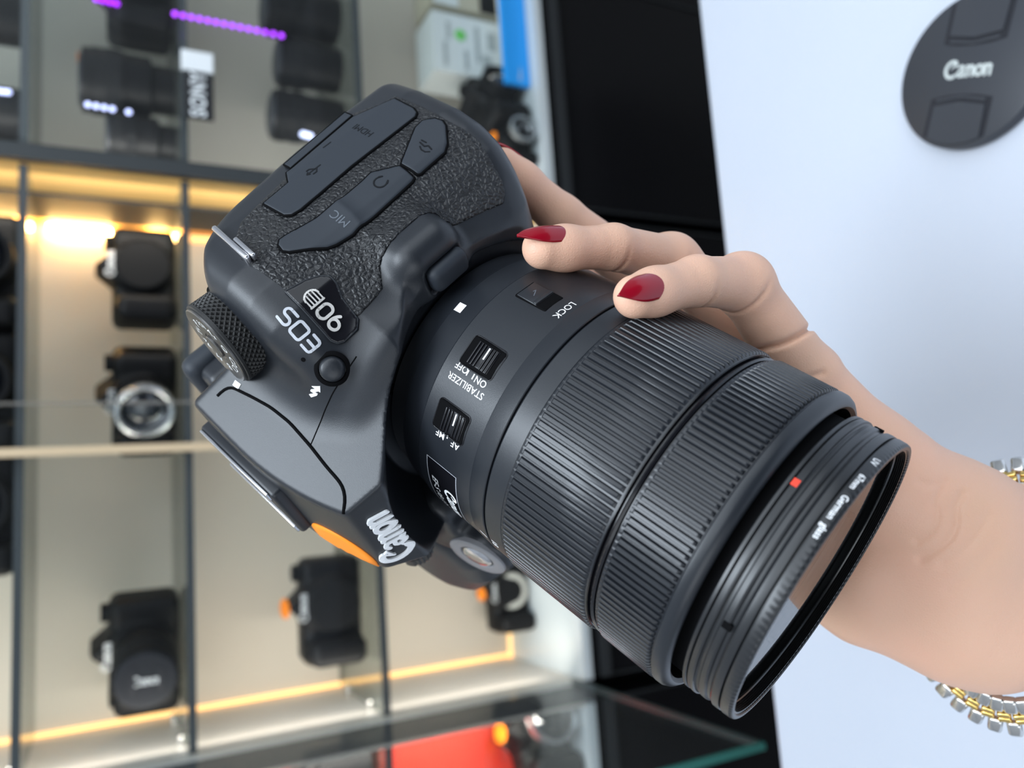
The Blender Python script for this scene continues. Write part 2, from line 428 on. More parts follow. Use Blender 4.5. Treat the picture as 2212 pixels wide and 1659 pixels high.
S2 = math.sqrt(2)
def panel_obj(name, poly, mode, out, inn, h, m, parent, rnd=.5, edge=.5, lim=70):
    pa = np.array(poly)
    def fn(x, y, z):
        u = (y - x) / S2 if mode == 'hu' else x
        d2 = sd_poly(u, z, poly) - rnd * 0
        b = body_sd(x, y, z)
        return smax(smax(d2, b - out, edge), -(b + inn), .1)
    def fn2(x, y, z):
        d = fn(x, y, z)
        return np.maximum(d, -(x + y) - lim)
    if mode == 'hu':
        lo = (-104, 20, pa[:, 1].min() - 1); hi = (-34, 60, pa[:, 1].max() + 1)
    else:
        lo = (pa[:, 0].min() - 1, 42, pa[:, 1].min() - 1); hi = (pa[:, 0].max() + 1, 60, pa[:, 1].max() + 1)
    return iso_obj(name, fn2, lo, hi, h, m, parent)
def outline_tube(name, poly, mode, r, parent, off=.05, m=None):
    P = []
    n = len(poly)
    for i in range(n):
        a = np.array(poly[i]); b = np.array(poly[(i + 1) % n]); k = max(1, int(np.linalg.norm(b - a) / 1.0))
        for j in range(k): P.append(a + (b - a) * j / k)
    P.append(P[0])
    if mode == 'hu': Q = []
    pts = []
    for (u, z) in P:
        # march in from outside
        if mode == 'hu':
            o = np.array([-u / S2 + 60 / S2, u / S2 + 60 / S2, z]); d = np.array([-1, -1, 0]) / S2
        else:
            o = np.array([u, 75, z]); d = np.array([0, -1.0, 0])
        t = 0
        for _ in range(60):
            p = o + d * t; v = float(body_sd(*[np.array([q]) for q in p])[0]) - off
            if abs(v) < .01: break
            t += v * .8
        pts.append(p)
    b = MB().tube(mmv(pts), r * .001, 6, cap=False)
    return b.build(name, m or m_gap, parent, smooth=True)

leather = panel_obj('grip_rubber', LEATHER, 'hu', .35, 1.2, .5, m_leather, cam_root)
for nm, poly in (('port_cover', COVER_DIGITAL), ('port_cover', COVER_MIC), ('port_cover', COVER_REMOTE)):
    cv = panel_obj(nm, poly, 'fu', .95, 1.0, .32, m_cover, cam_root, edge=.5)
    outline_tube('cover_gap', poly, 'fu', .42, cv, off=.45)
    if poly is COVER_DIGITAL: cov_d = cv
    elif poly is COVER_MIC: cov_m = cv
    else: cov_r = cv
hinge = panel_obj('cover_hinge', COVER_HINGE, 'fu', .75, 1.0, .32, m_cover, cov_d, edge=.4)
outline_tube('hinge_gap', COVER_HINGE, 'fu', .3, cov_d, off=.5)
badge = panel_obj('model_badge', BADGE, 'hu', .7, 1.0, .35, m_gloss, cam_root, edge=.3, lim=22)
outline_tube('badge_rim', BADGE, 'hu', .3, badge, off=.35, m=m_shell)

def on_body(P0, xdir, ydir, V, F, name, m, parent, off=.05, thick=.12, sc=1.0):
    # lay flat lettering on the shell around P0 with reading direction xdir and letter-up ydir
    P0 = np.array(P0, float); n = grad(body_sd, P0[None])[0]
    xd = np.array(xdir, float); xd -= n * (xd @ n); xd /= np.linalg.norm(xd)
    yd = np.cross(n, xd)
    if yd @ np.array(ydir, float) < 0: yd = -yd
    pts = np.array([P0 + xd * x * sc + yd * y * sc for x, y in V])
    top = snap(body_sd, pts, 4, off + thick); top = top + n * zstep(V, F)[:, None]; bot = snap(body_sd, pts, 4, off - .15)
    k = len(V); vs = np.concatenate([top, bot]); cnt = {}
    fs = list(F)
    for f in F:
        for a, b in zip(f, f[1:] + f[:1]): cnt[(a, b)] = 1
    for (a, b) in cnt:
        if (b, a) not in cnt: fs.append((a, k + a, k + b, b))
    return mesh_obj(name, mmv(vs), fs, m, parent)

FWDL, LEFT, TOP = (1, 0, 0), (0, 1, 0), (0, 0, 1)
# EOS in thin rounded strokes, reading towards the front-left corner
def _eos():
    w = .95; h = 5.0
    E_ = [[(3.4, h), (.9, h), (.25, h - .25), (0, h - .9), (0, .9), (.25, .25), (.9, 0), (3.4, 0)], [(0, h / 2), (3.2, h / 2)]]
    O_ = [arc(6, h - 1, 1, 1, 180, 90, 4) + arc(8.4, h - 1, 1, 1, 90, 0, 4) + arc(8.4, 1, 1, 1, 0, -90, 4) + arc(6, 1, 1, 1, 270, 180, 4) + [(5, h - 1)]]
    S_ = [[(15, h)] + [(12.2, h)] + arc(12.1, h - 1.25, 1.25, 1.25, 90, 270, 8) + arc(13.8, 1.25, 1.25, 1.25, 90, -90, 8) + [(10.9, 0)]]
    V, F = ribbon(E_ + O_ + S_, w)
    return [(x - 7.6, y - 2.5) for x, y in V], F
V, F = _eos()
on_body(EOSPT[0], (-.55, .8, 0), TOP, V, F, 'lettering', m_lgrey, cam_root, sc=.74)
def _ninety():
    w = 1.0; h = 5.2
    n9 = [arc(2, 3.5, 1.7, 1.7, 0, 360, 18), arc(-.6, 3.3, 4.3, 4.3, 0, -48, 6)]
    n0 = [arc(7, 3.9, 1.8, 1.5, 0, 180, 10) + arc(7, 1.5, 1.8, 1.5, 180, 360, 10) + [(8.8, 3.9)]]
    D = []
    for i in range(5):
        y = .1 + i * 1.25
        D.append(([(10.6, y), (12.8 + (1.9 if i in (1, 2, 3) else 1.1), y)], .45))
    D += [([(10.4, 0), (10.4, 5.3)], .7), (arc(12.6, 2.6, 2.5, 2.7, -80, 80, 10), .6)]
    V, F = ribbon([(l, w) for l in n9 + n0] + D, w)
    return [(x - 7.4, y - 2.6) for x, y in V], F
V, F = _ninety()
on_body(N90PT[0], (-.55, .8, 0), TOP, V, F, 'badge_lettering', mat('brushed_letter', (.62, .60, .57), .35, metal=.25), badge, off=.62, thick=.35, sc=.72)
# icons and words moulded into the covers
m_eng = mat('moulded_mark', (.008, .009, .011), .7, spec=.2)
m_engl = mat('moulded_mark_light', (.10, .115, .135), .55)
V, F = glyphs('MIC', 3.3)
on_body(MICPT[0], (-1, 0, 0), TOP, V, F, 'moulded_lettering', m_engl, cov_m, off=.93, thick=.08)
V, F = ribbon([arc(0, -.3, 1.6, 1.7, -40, 220, 14), [(-1.5, -1.2), (-1.0, -1.9)], [(1.5, -1.2), (1.0, -1.9)]], .4)
on_body(HEADPT[0], (-1, 0, 0), TOP, V, F, 'moulded_icon', m_eng, cov_m, off=.93, thick=.08)
V, F = ribbon([[(-2, .4), (-1.2, 1.2), (0, 1.3), (1, .8)], [(-1.8, -.5), (-.4, -.8), (.2, 0), (2, -.2)], [(.8, -1.2), (2.2, -1.0)]], .4)
on_body(REMPT[0], (-1, 0, 0), TOP, V, F, 'moulded_icon', m_eng, cov_r, off=.93, thick=.08)
V, F = glyphs('HDMI', 2.9)
on_body(HDMIPT[0], (-1, 0, .0), TOP, V, F, 'moulded_lettering', m_eng, cov_d, off=.93, thick=.08)
V, F = ribbon([[(-2.2, 0), (2.2, 0)], [(-1, 0), (0, 1.2), (1, 1.2)], [(-.4, 0), (.6, -1.2), (1.4, -1.2)], [(2.2, 0), (1.6, .5)], [(2.2, 0), (1.6, -.5)]], .4)
on_body(USBPT[0], (0, 0, 1), (1, 0, 0), V, F, 'moulded_icon', m_eng, cov_d, off=.93, thick=.08)
V, F = ribbon([[(-1.2, 0), (1.2, 0)]], .45)
on_body(TICKPT[0], (0, 0, 1), (1, 0, 0), V, F, 'moulded_icon', m_eng, cov_d, off=.93, thick=.08)

# flash housing seams
def seam(name, pts, r, parent=cam_root, m=m_gap):
    P = []
    for a, b in zip(pts, pts[1:]):
        a = np.array(a); b = np.array(b); k = max(2, int(np.linalg.norm(b - a)))
        P += [a + (b - a) * j / k for j in range(k)]
    P.append(np.array(pts[-1]))
    P = np.array(P)
    for _ in range(2):                      # round the corners
        P[1:-1] = (P[:-2] + 2 * P[1:-1] + P[2:]) / 4
    P = snap(body_sd, P, 4, 0.0)
    return MB().tube(mmv(P), r * .001, 6).build(name, m, parent, smooth=True)
seam('flash_seam', FLASH_SEAM, .42)
seam('shell_seam', SHELL_SEAM, .16)
# flash button with its bolt mark
p = np.array(FLASH_BTN[0]); n = grad(body_sd, p[None])[0]
fb = MB().lathe([(-1.5, 3.3), (.4, 3.3), (1.0, 3.1), (1.5, 2.5), (1.75, 1.4), (1.8, .01)], 40).v
def orient(vs, c, n, ref=(0, 0, 1)):
    n = np.array(n, float); n /= np.linalg.norm(n); ref = np.array(ref if abs(n[2]) < .95 else (1, 0, 0), float); u = ref - n * (ref @ n); u /= np.linalg.norm(u); w = np.cross(n, u)
    return [np.array(c) + n * v[0] + u * v[1] + w * v[2] for v in vs]
def lathe_part(name, prof, c, n, m, parent, seg=48, sharp=40, rfun=None):
    b = MB().lathe(prof, seg, rfun=rfun)
    return mesh_obj(name, mmv(orient(b.v, c, n)), b.f, m, parent, True, sharp)
lathe_part('flash_button', [(-1.5, 3.0), (.5, 3.0), (1.2, 2.85), (1.7, 2.3), (1.95, 1.2), (2.0, .01)], p, n, m_shell, cam_root)
lathe_part('button_well', [(-.6, 3.0), (.22, 3.2), (.25, 3.5), (-.2, 4.2)], p, n, m_gap, cam_root)
V, F = ribbon([[(-.9, 1.9), (.5, .5), (-.5, -.1), (.9, -1.6)]], .85)
b_p = np.mean(np.array(BOLT), 0)
_bv = [(-.2, 2.3), (-.75, .9), (.25, .55), (-.55, -1.05), (-1.15, -.8), (-.25, -2.5), (1.25, -1.75), (.6, -1.5), (1.3, .35), (.3, .75), (.75, 1.9)]
on_body(b_p, (5.3, -3.3, .5), (3.3, 5.3, -5.4), [(-1.25, .85), (1.25, 1.0), (.35, 2.7), (-.15, .95), (.75, .95), (.05, -.35), (-.95, -.35), (-.95, -.35), (.95, .05), (1.05, -.55), (-.85, -.95), (.25, -.6), (1.05, -.6), (.25, -2.5), (-.65, -2.3)], [(0, 1, 2), (3, 6, 5, 4), (7, 10, 9, 8), (11, 14, 13, 12)], 'bolt_mark', m_white, cam_root, thick=.1)
lathe_part('indicator_hole', [(-.2, .55), (.08, .55), (.1, .01)], MICHOLE[0], grad(body_sd, np.array(MICHOLE))[0], m_gap, cam_root, 16)
sp = np.array(SCREW[0]); sn = grad(body_sd, sp[None])[0]
lathe_part('mount_screw', [(0, 1.55), (.5, 1.5), (.55, 1.0), (.1, .75), (.1, .01)], sp, sn, m_gloss, cam_root, 24)
ip = np.array(INDEXPT[0])
V, F = [(-1.1, -.75), (1.1, -.75), (1.1, .75), (-1.1, .75)], [(0, 1, 2, 3)]
on_body(ip, (1, 0, 0), (0, 1, 0), V, F, 'dial_index', m_white, cam_root)

# lens release button
MB().bbox(mmv((-37.6, 40.2, 1.2)), mmv((2.5, 3.55, 5.8)), .0021).build('release_button', m_cover, cam_root, smooth=True, sharp=60)

# strap lug: a bent bright plate
lg = MB()
a, b_ = np.array(LUG[0]), np.array(LUG[1]); d = (b_ - a) / np.linalg.norm(b_ - a)
for (c, hx, hy) in ((0.5, 9.4, .65),):
    nb = np.array([0, 1.0, 0]); nb = nb - d * (nb @ d); nb /= np.linalg.norm(nb); w = np.cross(d, nb)
    R = np.stack([d, nb, w], 1)
    lg.bbox(mmv((a + b_) / 2 + nb * .6 + w * .3), mmv((np.linalg.norm(b_ - a) / 2, 1.8, .75)), .0007, R)
    lg.bbox(mmv((a + b_) / 2 + d * 4.5 + nb * 1.4 - w * 1.1), mmv((np.linalg.norm(b_ - a) * .27, 1.0, .6)), .0004, R)
lg.build('strap_lug', m_silver, cam_root, smooth=True, sharp=40)

# mode dial
DC = np.array([-71.6, 37.2, 43.0]); DR = 11.6; DHT = 7.6
nt, nz = 264, 36
vs, fs = [], []
for j in range(nz + 1):
    zz = j / nz
    for i in range(nt):
        th = 2 * PI * i / nt
        a1 = (i / nt * 44 + zz * 4.5) % 1.0; a2 = (i / nt * 44 - zz * 4.5) % 1.0
        bump = min(abs(a1 - .5), abs(a2 - .5)) * 2
        r_ = DR - .75 * bump if 0.06 < zz < .86 else DR - .05 - (.5 if zz > .95 else 0)
        vs.append(DC + np.array([r_ * math.cos(th), r_ * math.sin(th), zz * DHT]))
for j in range(nz):
    for i in range(nt):
        fs.append((j * nt + i, j * nt + (i + 1) % nt, (j + 1) * nt + (i + 1) % nt, (j + 1) * nt + i))
fs.append(tuple(nz * nt + i for i in range(nt)))
m_knurl = mat('knurled_rubber', (.022, .022, .022), .5, spec=.5)
dial = mesh_obj('mode_dial', mmv(vs), fs, m_knurl, cam_root, True, 18)
tp = DC + np.array([0, 0, DHT])
lathe_part('dial_plate', [(-.3, 10.9), (.35, 10.9), (.55, 10.6), (.45, 10.2), (.3, 9.9), (.3, 3.9), (.05, 3.7), (.05, .01)], tp, (0, 0, 1), m_dark_metal, dial, 72, 30)
lathe_part('lock_button', [(0, 3.2), (.7, 3.2), (.9, 2.9), (.75, .01)], tp, (0, 0, 1), m_dark_metal, dial, 40, 30)
lathe_part('dial_well', [(-.2, 12.6), (.25, 12.4), (.3, 11.2)], DC + np.array([0, 0, .3]), (0, 0, 1), m_gap, dial, 60)
txt = MB()
for k, s in enumerate(['A+', 'SCN', 'P', 'Tv', 'Av', 'M', 'B', 'C1', 'C2', 'Q']):
    V, F = glyphs(s, 3.2 if len(s) < 3 else 2.2)
    th = math.radians(62 + 36 * k); cx = np.array([math.cos(th), math.sin(th), 0]); tx = np.array([-math.sin(th), math.cos(th), 0])
    txt.add([mmv(tp + cx * (7.0 + y) - tx * x + np.array([0, 0, .36])) for x, y in V], F)
txt.build('dial_lettering', m_white, dial)
_t = math.radians(4.0); dial.location = Vector(mmv(DC)) - Matrix.Rotation(-_t, 3, 'X') @ Vector(mmv(DC)); dial.rotation_euler = (-_t, 0, 0)

# viewfinder eyecup and diopter
MB().bbox(mmv((-99.5, 0, 49.5)), mmv((4.0, 16.0, 9.0)), .0034).build('eyecup', m_cover, cam_root, smooth=True, sharp=60)
# rear screen
MB().bbox(mmv((-101.0, -10, -6)), mmv((2.2, 38, 27)), .0015).build('rear_screen', m_gloss, cam_root, smooth=True, sharp=60)

# accessory shoe with bright rails, sloping gently up to the front
sh = MB()
sd = np.array([27., 0, .1]); sd /= np.linalg.norm(sd); up_ = np.cross(sd, [0, 1, 0]); up_ = up_ if up_[2] > 0 else -up_
R = np.stack([sd, np.array([0, 1., 0]), up_], 1)
sc_ = np.array([-64.6, 0, 64.0])
sh.bbox(mmv(sc_), mmv((18.0, 10.4, 2.3)), .0012, R)
sho = sh.build('hot_shoe', m_shell, cam_root, smooth=True, sharp=50)
rl = MB()
for s in (-1, 1):
    rl.bbox(mmv(sc_ + R @ np.array([-.3, s * 8.8, 2.5])), mmv((16.5, 1.5, .45)), .0003, R)
rl.build('shoe_rail', m_silver, sho, smooth=True, sharp=40)

# Canon logo on the nameplate
def canon_logo():
    L = []
    L.append((arc(3.1, 3.0, 2.6, 3.0, 62, 300, 20), 1.25))
    L.append(([(4.5, 5.4), (3.3, 4.2), (2.75, 3.55)], .55)); L.append(([(4.3, .4), (5.4, 1.1)], .6)); L.append(([(4.4, 5.5), (5.0, 4.6), (3.4, 4.0)], .55))
    x = 5.9
    L.append(([(x + .1, 3.6), (x + 1.1, 4.15), (x + 2.2, 3.6), (x + 2.25, .5), (x + 2.8, .3)], 1.0)); L.append((arc(x + 1.05, 1.25, 1.0, 1.0, 60, 330, 12), .95))
    x = 9.5
    L.append(([(x, 4.0), (x + .55, 3.6), (x + .55, .35)], 1.1)); L.append(([(x + .6, 3.1), (x + 1.6, 4.05), (x + 2.5, 3.6), (x + 2.6, .35)], 1.05))
    x = 13.1
    L.append((arc(x + 1.5, 2.15, 1.45, 1.75, 0, 360, 20), 1.15))
    x = 16.7
    L.append(([(x, 4.0), (x + .55, 3.6), (x + .55, .35)], 1.1)); L.append(([(x + .6, 3.1), (x + 1.6, 4.05), (x + 2.5, 3.6), (x + 2.6, .35)], 1.05))
    V, F = ribbon(L, 1.0)
    return [(x - 9.9, y - 2.6) for x, y in V], F
CV, CF = canon_logo()
on_body((-21.9, -1.6, 52.8), (0, 1, 0), TOP, [(x * 1.16, y * 1.3) for x, y in CV], CF, 'nameplate_lettering', m_white, cam_root, off=.02, thick=.55)

# price sticker on top of the flash housing
st = []
for i in range(9):
    for j in range(9):
        st.append((-46 + 21 * i / 8, -15 + 21 * j / 8 + (0 if i else 0), 75.0))
st = np.array(st)
k = np.array([[abs(q[0] + 35.5) / 10.5, abs(q[1] + 4.5) / 10.5] for q in st])
rr = np.maximum(k[:, 0], k[:, 1]); le = np.sqrt((k ** 2).sum(1)) + 1e-9
st[:, 0] = -35.5 + (st[:, 0] + 35.5) * rr / le * np.where(rr > 0, 1, 1); st[:, 1] = -12.0 + (st[:, 1] + 4.5) * rr / le
for it in range(60):
    dd = body_sd(st[:, 0], st[:, 1], st[:, 2]); st[:, 2] -= (dd - .35) * .8
fs = [(i * 9 + j, i * 9 + j + 1, (i + 1) * 9 + j + 1, (i + 1) * 9 + j) for i in range(8) for j in range(8)]
so = mesh_obj('price_sticker', mmv(st), fs, m_orange, cam_root, True)
so['label'] = 'round bright orange price sticker'
md = so.modifiers.new('t', 'SOLIDIFY'); md.thickness = .0005; md.offset = 1

# grip head with shutter button
gp = MB()
ga = np.array([-46, -36, 26.]); gb = np.array([-20.5, -42.5, 37.5])
gd = np.array([.30, .02, .95]); gd /= np.linalg.norm(gd)
def grip_sd(x, y, z):
    d = sd_cone(x, y, z, (-48, -46, 16), (-21, -43, 20), 12, 11.5)
    d = smin(d, sd_cone(x, y, z, (-22, -43, 10), (-20.5, -42.8, 31), 11, 9.8), 5.0)
    d = smin(d, sd_box(x, y, z, (-44, -34, 30), (18, 14, 12), 8), 6)
    c = np.array([-20.2, -42.6, 35.0]); return smax(d, (x - c[0]) * gd[0] + (y - c[1]) * gd[1] + (z - c[2]) * gd[2], 1.6)
iso_obj('grip_head', grip_sd, (-66, -62, -4), (-4, -16, 46), .9, m_shell, cam_root)
gc = np.array([-20.2, -42.6, 35.2])
m_grey_ring = mat('grey_ring', (.20, .20, .21), .45)
lathe_part('shutter_ring', [(-1.2, 9.4), (.2, 9.2), (.55, 8.6), (.3, 5.6), (-.5, 5.2)], gc, gd, m_grey_ring, cam_root, 56, 40)
lathe_part('shutter_button', [(-1.5, 4.9), (.1, 4.8), (.75, 4.0), (.95, 2.0), (.9, .01)], gc, gd, m_silver, cam_root, 48, 40)
lathe_part('control_dial', [(-2.2, .01), (-2.2, 5.5), (2.2, 5.5), (2.2, .01)], np.array([-36, -39, 45.5]), (.15, 1, 0), m_knurl, cam_root, 48, 40,
           rfun=lambda s, r, th: r - (.4 if int(th / (2 * PI) * 48) % 2 else 0))
# tripod plate underneath
lathe_part('tripod_socket', [(-1, 5.5), (.4, 5.5), (.4, 3.2), (-2, 3.1)], (-62, 0, -38), (0, 0, -1), m_silver, cam_root, 40, 30)

# ------------------------------------------------------------------ the lens
lprof = [(-40, 30.5), (-38.5, 33.4), (-33, 34.6), (-31.6, 35.2), (-24.2, 36.5), (-23.8, 36.75), (-14, 37.0), (-5.3, 37.25), (-4.9, 37.35), (-.35, 37.75), (-.15, 37.6), (-.1, 36.9), (.1, 36.9)]
lens = MB().lathe(mmv(lprof), 144).build('lens', m_barrel, cam_root, smooth=True, sharp=11)
def lens_r(s):
    for (s0, r0), (s1, r1) in zip(lprof, lprof[1:]):
        if s0 <= s <= s1 and s1 > s0: return r0 + (r1 - r0) * (s - s0) / (s1 - s0)
    return 37.8
def lp(s, th, r):
    t = math.radians(th); return np.array([s, r * math.sin(t), r * math.cos(t)])
def lens_text(V, F, s0, th0, mode, name, m, parent, rf=lens_r, z=.06):
    vs = []
    for x, y in V:
        if mode == 'rear': s = s0 - x; th = th0 - math.degrees(y / 37)
        else: s = s0 + y; th = th0 - math.degrees(x / 37)
        vs.append(mmv(lp(s, th, rf(s) + z)))
    zz_ = zstep(V, F, .004)
    vs = [mmv(np.array([0, 0, 0])) + v * np.array([1, 1 + q / 37, 1 + q / 37]) for v, q in zip(vs, zz_)]
    F2 = F
    return mesh_obj(name, vs, F2, m, parent)
def rib_ring(name, s0, s1, n, r_top, depth, duty, m, e=.8, ns=8, ledge=0.0):
    per = [(0, 0), (duty * .5 - .10, 0), (duty * .5 - .02, -.25), (duty * .5 + .04, -1), (1 - duty * .5 - .04, -1), (1 - duty * .5 + .02, -.25), (1 - duty * .5 + .10, 0)]
    S = [(s0 - .7, -1.0), (s0 - .6, -.9), (s0, -.95), (s0 + .15, -.6), (s0 + .5, 0), ((s0 + s1) / 2, 0), (s1 - .7, 0), (s1 - .25, -.45), (s1, -1), (s1 + .45, -1.05)]
    vs = []; fs = []
    m_ = len(per) * n
    for (s, dz) in S:
        for k in range(n):
            for (a, dp) in per:
                th = 2 * PI * (k + a) / n; r_ = r_top + depth * min(dp, dz) if dz <= 0 else r_top
                vs.append((s * .001, r_ * math.sin(th) * .001, r_ * math.cos(th) * .001))
    for j in range(len(S) - 1):
        for i in range(m_):
            fs.append((j * m_ + i, (j + 1) * m_ + i, (j + 1) * m_ + (i + 1) % m_, j * m_ + (i + 1) % m_))
    return mesh_obj(name, vs, fs, m, lens, True, 35)
zr = rib_ring('zoom_ring', 6.4, 30.9, 130, 38.25, .62, .66, m_rubber)
MB().lathe(mmv([(.25, 36.9), (.3, 37.5), (.6, 37.7), (5.6, 37.75), (6.0, 37.4)]), 144).build('zoom_collar', m_barrel, lens, True, 25)
MB().lathe(mmv([(30.9, 37.55), (31.5, 37.5), (31.7, 36.6), (32.2, 36.6), (32.35, 37.5), (32.75, 37.7), (33.2, 37.4), (33.4, 37.0), (34.2, 37.0)]), 144).build('gloss_band', m_gloss, lens, True, 25)
rib_ring('focus_ring', 34.4, 48.6, 146, 38.2, .8, .56, m_rubber)
MB().lathe(mmv([(48.6, 37.2), (48.9, 37.6), (49.2, 38.15), (50.6, 38.1), (51.6, 37.6), (52.4, 36.6), (52.5, 36.0), (51.8, 35.2), (49, 34.6), (44, 34.4)]), 144).build('front_collar', m_barrel, lens, True, 30)
MB().lathe(mmv([(42, 33.2), (54.6, 33.2)]), 96).build('inner_barrel', m_gap, lens, True)
MB().lathe(mmv([(54.4, 33.0), (54.5, 34.6), (54.8, 35.0), (55.45, 35.05), (55.6, 34.8), (55.7, 34.35), (55.9, 34.9), (56.9, 35.05), (57.3, 35.0), (57.45, 34.6), (57.7, 34.35), (58.3, 34.45), (58.6, 34.65), (59.6, 34.7), (60.0, 34.6), (60.3, 34.2), (60.9, 34.15), (61.3, 34.5), (61.6, 34.72), (62.6, 34.75), (63.2, 34.65), (63.45, 34.0), (63.6, 34.0)]), 160).build('front_barrel', m_filter, lens, True, 14)
# hood bayonet lugs and notches
for th in (144.5, 38.7, -80, -145):
    nb = MB(); P = lp(59.7, th, 34.55); n_ = lp(0, th, 1); t_ = np.cross([1., 0, 0], n_); R = np.stack([np.array([1., 0, 0]), t_, n_], 1)
    nb.bbox(mmv(P), mmv((1.0, .8, .35)), .0002, R)
    nb.build('bayonet_stop', m_gap, lens)
pr = MB()
for th in (88.8,):
    pts = [(56.6 + .0, 0)]
    V = []
    for i in range(7):
        for s in (55.75, 57.1): V.append(mmv(lp(s, 88.8 - 1.4 + 2.8 * i / 6, 35.12)))
    pr.add(V, [(2 * i, 2 * i + 1, 2 * i + 3, 2 * i + 2) for i in range(6)])
pr.build('red_index', m_red, lens)
# UV filter: ring with a serrated front edge, threads inside, glass
def fr(s, r, th):
    return r - (.00014 if (s > .0658 and int(th / (2 * PI) * 300 + .1) % 2) else 0)
fp = mmv([(63.6, 34.2), (63.7, 34.62), (64.0, 34.7), (65.6, 34.62), (65.9, 34.5), (66.2, 34.42), (66.35, 34.2), (66.35, 33.5), (66.1, 33.3)])
fring = MB().lathe(fp, 600, rfun=fr).build('filter_ring', m_filter, lens, True, 30)
thr = [(66.1, 33.3)]
for i in range(6): thr += [(66.0 - i * .42, 33.35), (65.8 - i * .42, 32.9)]
thr += [(63.4, 32.7), (63.3, 31.9)]
MB().lathe(mmv(thr), 160).build('filter_thread', m_filt_in, fring, True, 20)
MB().lathe(mmv([(63.55, .001), (63.55, 32.6)]), 96).build('filter_glass', glass_thin('filter_glass', (.9, .93, .92), ior=4.5), fring)
MB().lathe(mmv([(56, 33), (56, 31), (52, 27), (50, 26)]), 96).build('front_bezel', m_gloss, lens, True)
MB().lathe(mmv([(50, 26.5), (53.5, 20), (55.5, 11), (56.2, .01)]), 64).build('front_element', mat('coated_glass', (.004, .006, .012), .03, spec=1.0, coat=1.0), lens, True)
_fr = lambda s: 34.62
for s, th, sz in (('UV', 112.6, 1.9), ('67mm', 100.8, 1.8), ('German', 89.2, 1.9), ('glass', 79.6, 1.9)):
    V, F = glyphs(s, sz, bold=.02)
    lens_text(V, F, 64.85, th, 'front', 'filter_lettering', m_white, fring, _fr, .09)
# markings on the barrel
for s, s0, th, mode, sz in (('STABILIZER', -15.2, 57.2, 'rear', 2.35), ('ON', -12.0, 61.2, 'rear', 2.35), ('OFF', -18.5, 61.8, 'rear', 2.35),
                            ('AF', -11.9, 35.4, 'rear', 2.45), ('MF', -17.1, 35.4, 'rear', 2.45), ('LOCK', -7.35, 100.6, 'front', 2.5), ('18', 2.2, .4, 'front', 2.9)):
    V, F = glyphs(s, sz, bold=.012 if s != 'STABILIZER' else .006)
    lens_text(V, F, s0, th, mode, 'barrel_lettering', m_white, lens)
def lens_patch(name, s0, s1, t0, t1, m, parent, z=.06, n=8):
    V = []; F = []
    for i in range(n + 1):
        th = t0 + (t1 - t0) * i / n
        for s in (s0, s1): V.append(mmv(lp(s, th, lens_r(s) + z)))
    for i in range(n): F.append((2 * i, 2 * i + 2, 2 * i + 3, 2 * i + 1))
    return mesh_obj(name, V, F, m, parent)
for s, t in ((-16.4, 61.4), (-14.5, 61.4), (-14.75, 36.8), (-16.05, 37.2)):
    lens_patch('barrel_tick', s - .17, s + .17, t - 1.2, t + .9, m_white, lens)
lens_patch('mount_index', -31.4, -28.9, 78.6, 82.6, m_white, lens, z=.08)
lens_patch('zoom_index', -3.2, -.4, -.35, .35, m_white, lens)
lens_patch('nameplate', -20.6, -10.0, -22.2, 22.2, m_gloss, lens, z=.03, n=24)
for a, b, c, d in ((-20.7, -20.5, -22.3, 22.3), (-10.1, -9.9, -22.3, 22.3), (-20.7, -9.9, 22.1, 22.35), (-20.7, -9.9, -22.35, -22.1)):
    lens_patch('nameplate_rim', a, b, c, d, m_lgrey, lens, z=.07, n=24)
V, F = glyphs('EF-S 18-135mm', 3.0, shear=.25, bold=.01)
lens_text(V, F, -18.2, -1.5, 'front', 'nameplate_lettering', m_white, lens, z=.1)
lens_text([(x * .62, y * .62) for x, y in CV], CF, -13.0, 1.5, 'front', 'nameplate_lettering', m_white, lens, z=.1)
def switch(s0, th0, kpos, marks=True):
    n_ = lp(0, th0, 1); x_ = np.array([1., 0, 0]); t_ = np.cross(n_, x_); R = np.stack([x_, t_, n_], 1); r0 = lens_r(s0)
    c = lp(s0, th0, r0)
    fr_ = MB().bbox(mmv(c - n_ * .55), mmv((5.3, 3.8, .75)), .0007, R).build('switch', m_gap, lens, True, 60)
    for (a, b) in ((0, 1), (1, 1), (0, -1), (1, -1)):
        pass
    rim = []
    for q in arc(4.1, 2.7, 1.2, 1.2, 0, 90, 5) + arc(-4.1, 2.7, 1.2, 1.2, 90, 180, 5) + arc(-4.1, -2.7, 1.2, 1.2, 180, 270, 5) + arc(4.1, -2.7, 1.2, 1.2, 270, 360, 5):
        P = c + x_ * q[0] + t_ * q[1]; rr_ = math.hypot(P[1], P[2]); P[1:] *= (lens_r(P[0]) + .02) / rr_; rim.append(P)
    rim.append(rim[0]); MB().tube(mmv(rim), .00017, 6, cap=False).build('switch_rim', m_gloss, fr_, True)
    kb = MB()
    w = 3.3
    kb.bbox(mmv(c + x_ * kpos - n_ * .25), mmv((w, 3.0, .7)), .0003, R)
    for i in range(7):
        if abs(i - 3) < 1 and marks: continue
        kb.bbox(mmv(c + x_ * (kpos + (i - 3) * .95) + n_ * .45), mmv((.24, 2.9, .35)), .00012, R)
    kb.build('switch_knob', m_gloss, fr_, True, 50)
    if marks: MB().box(mmv(c + x_ * (kpos + .3) - t_ * -1.1 + n_ * .47), mmv((.2, 1.5, .04)), R).build('switch_mark', m_white, fr_)
switch(-15.0, 68.8, .3); switch(-15.0, 42.6, .9)
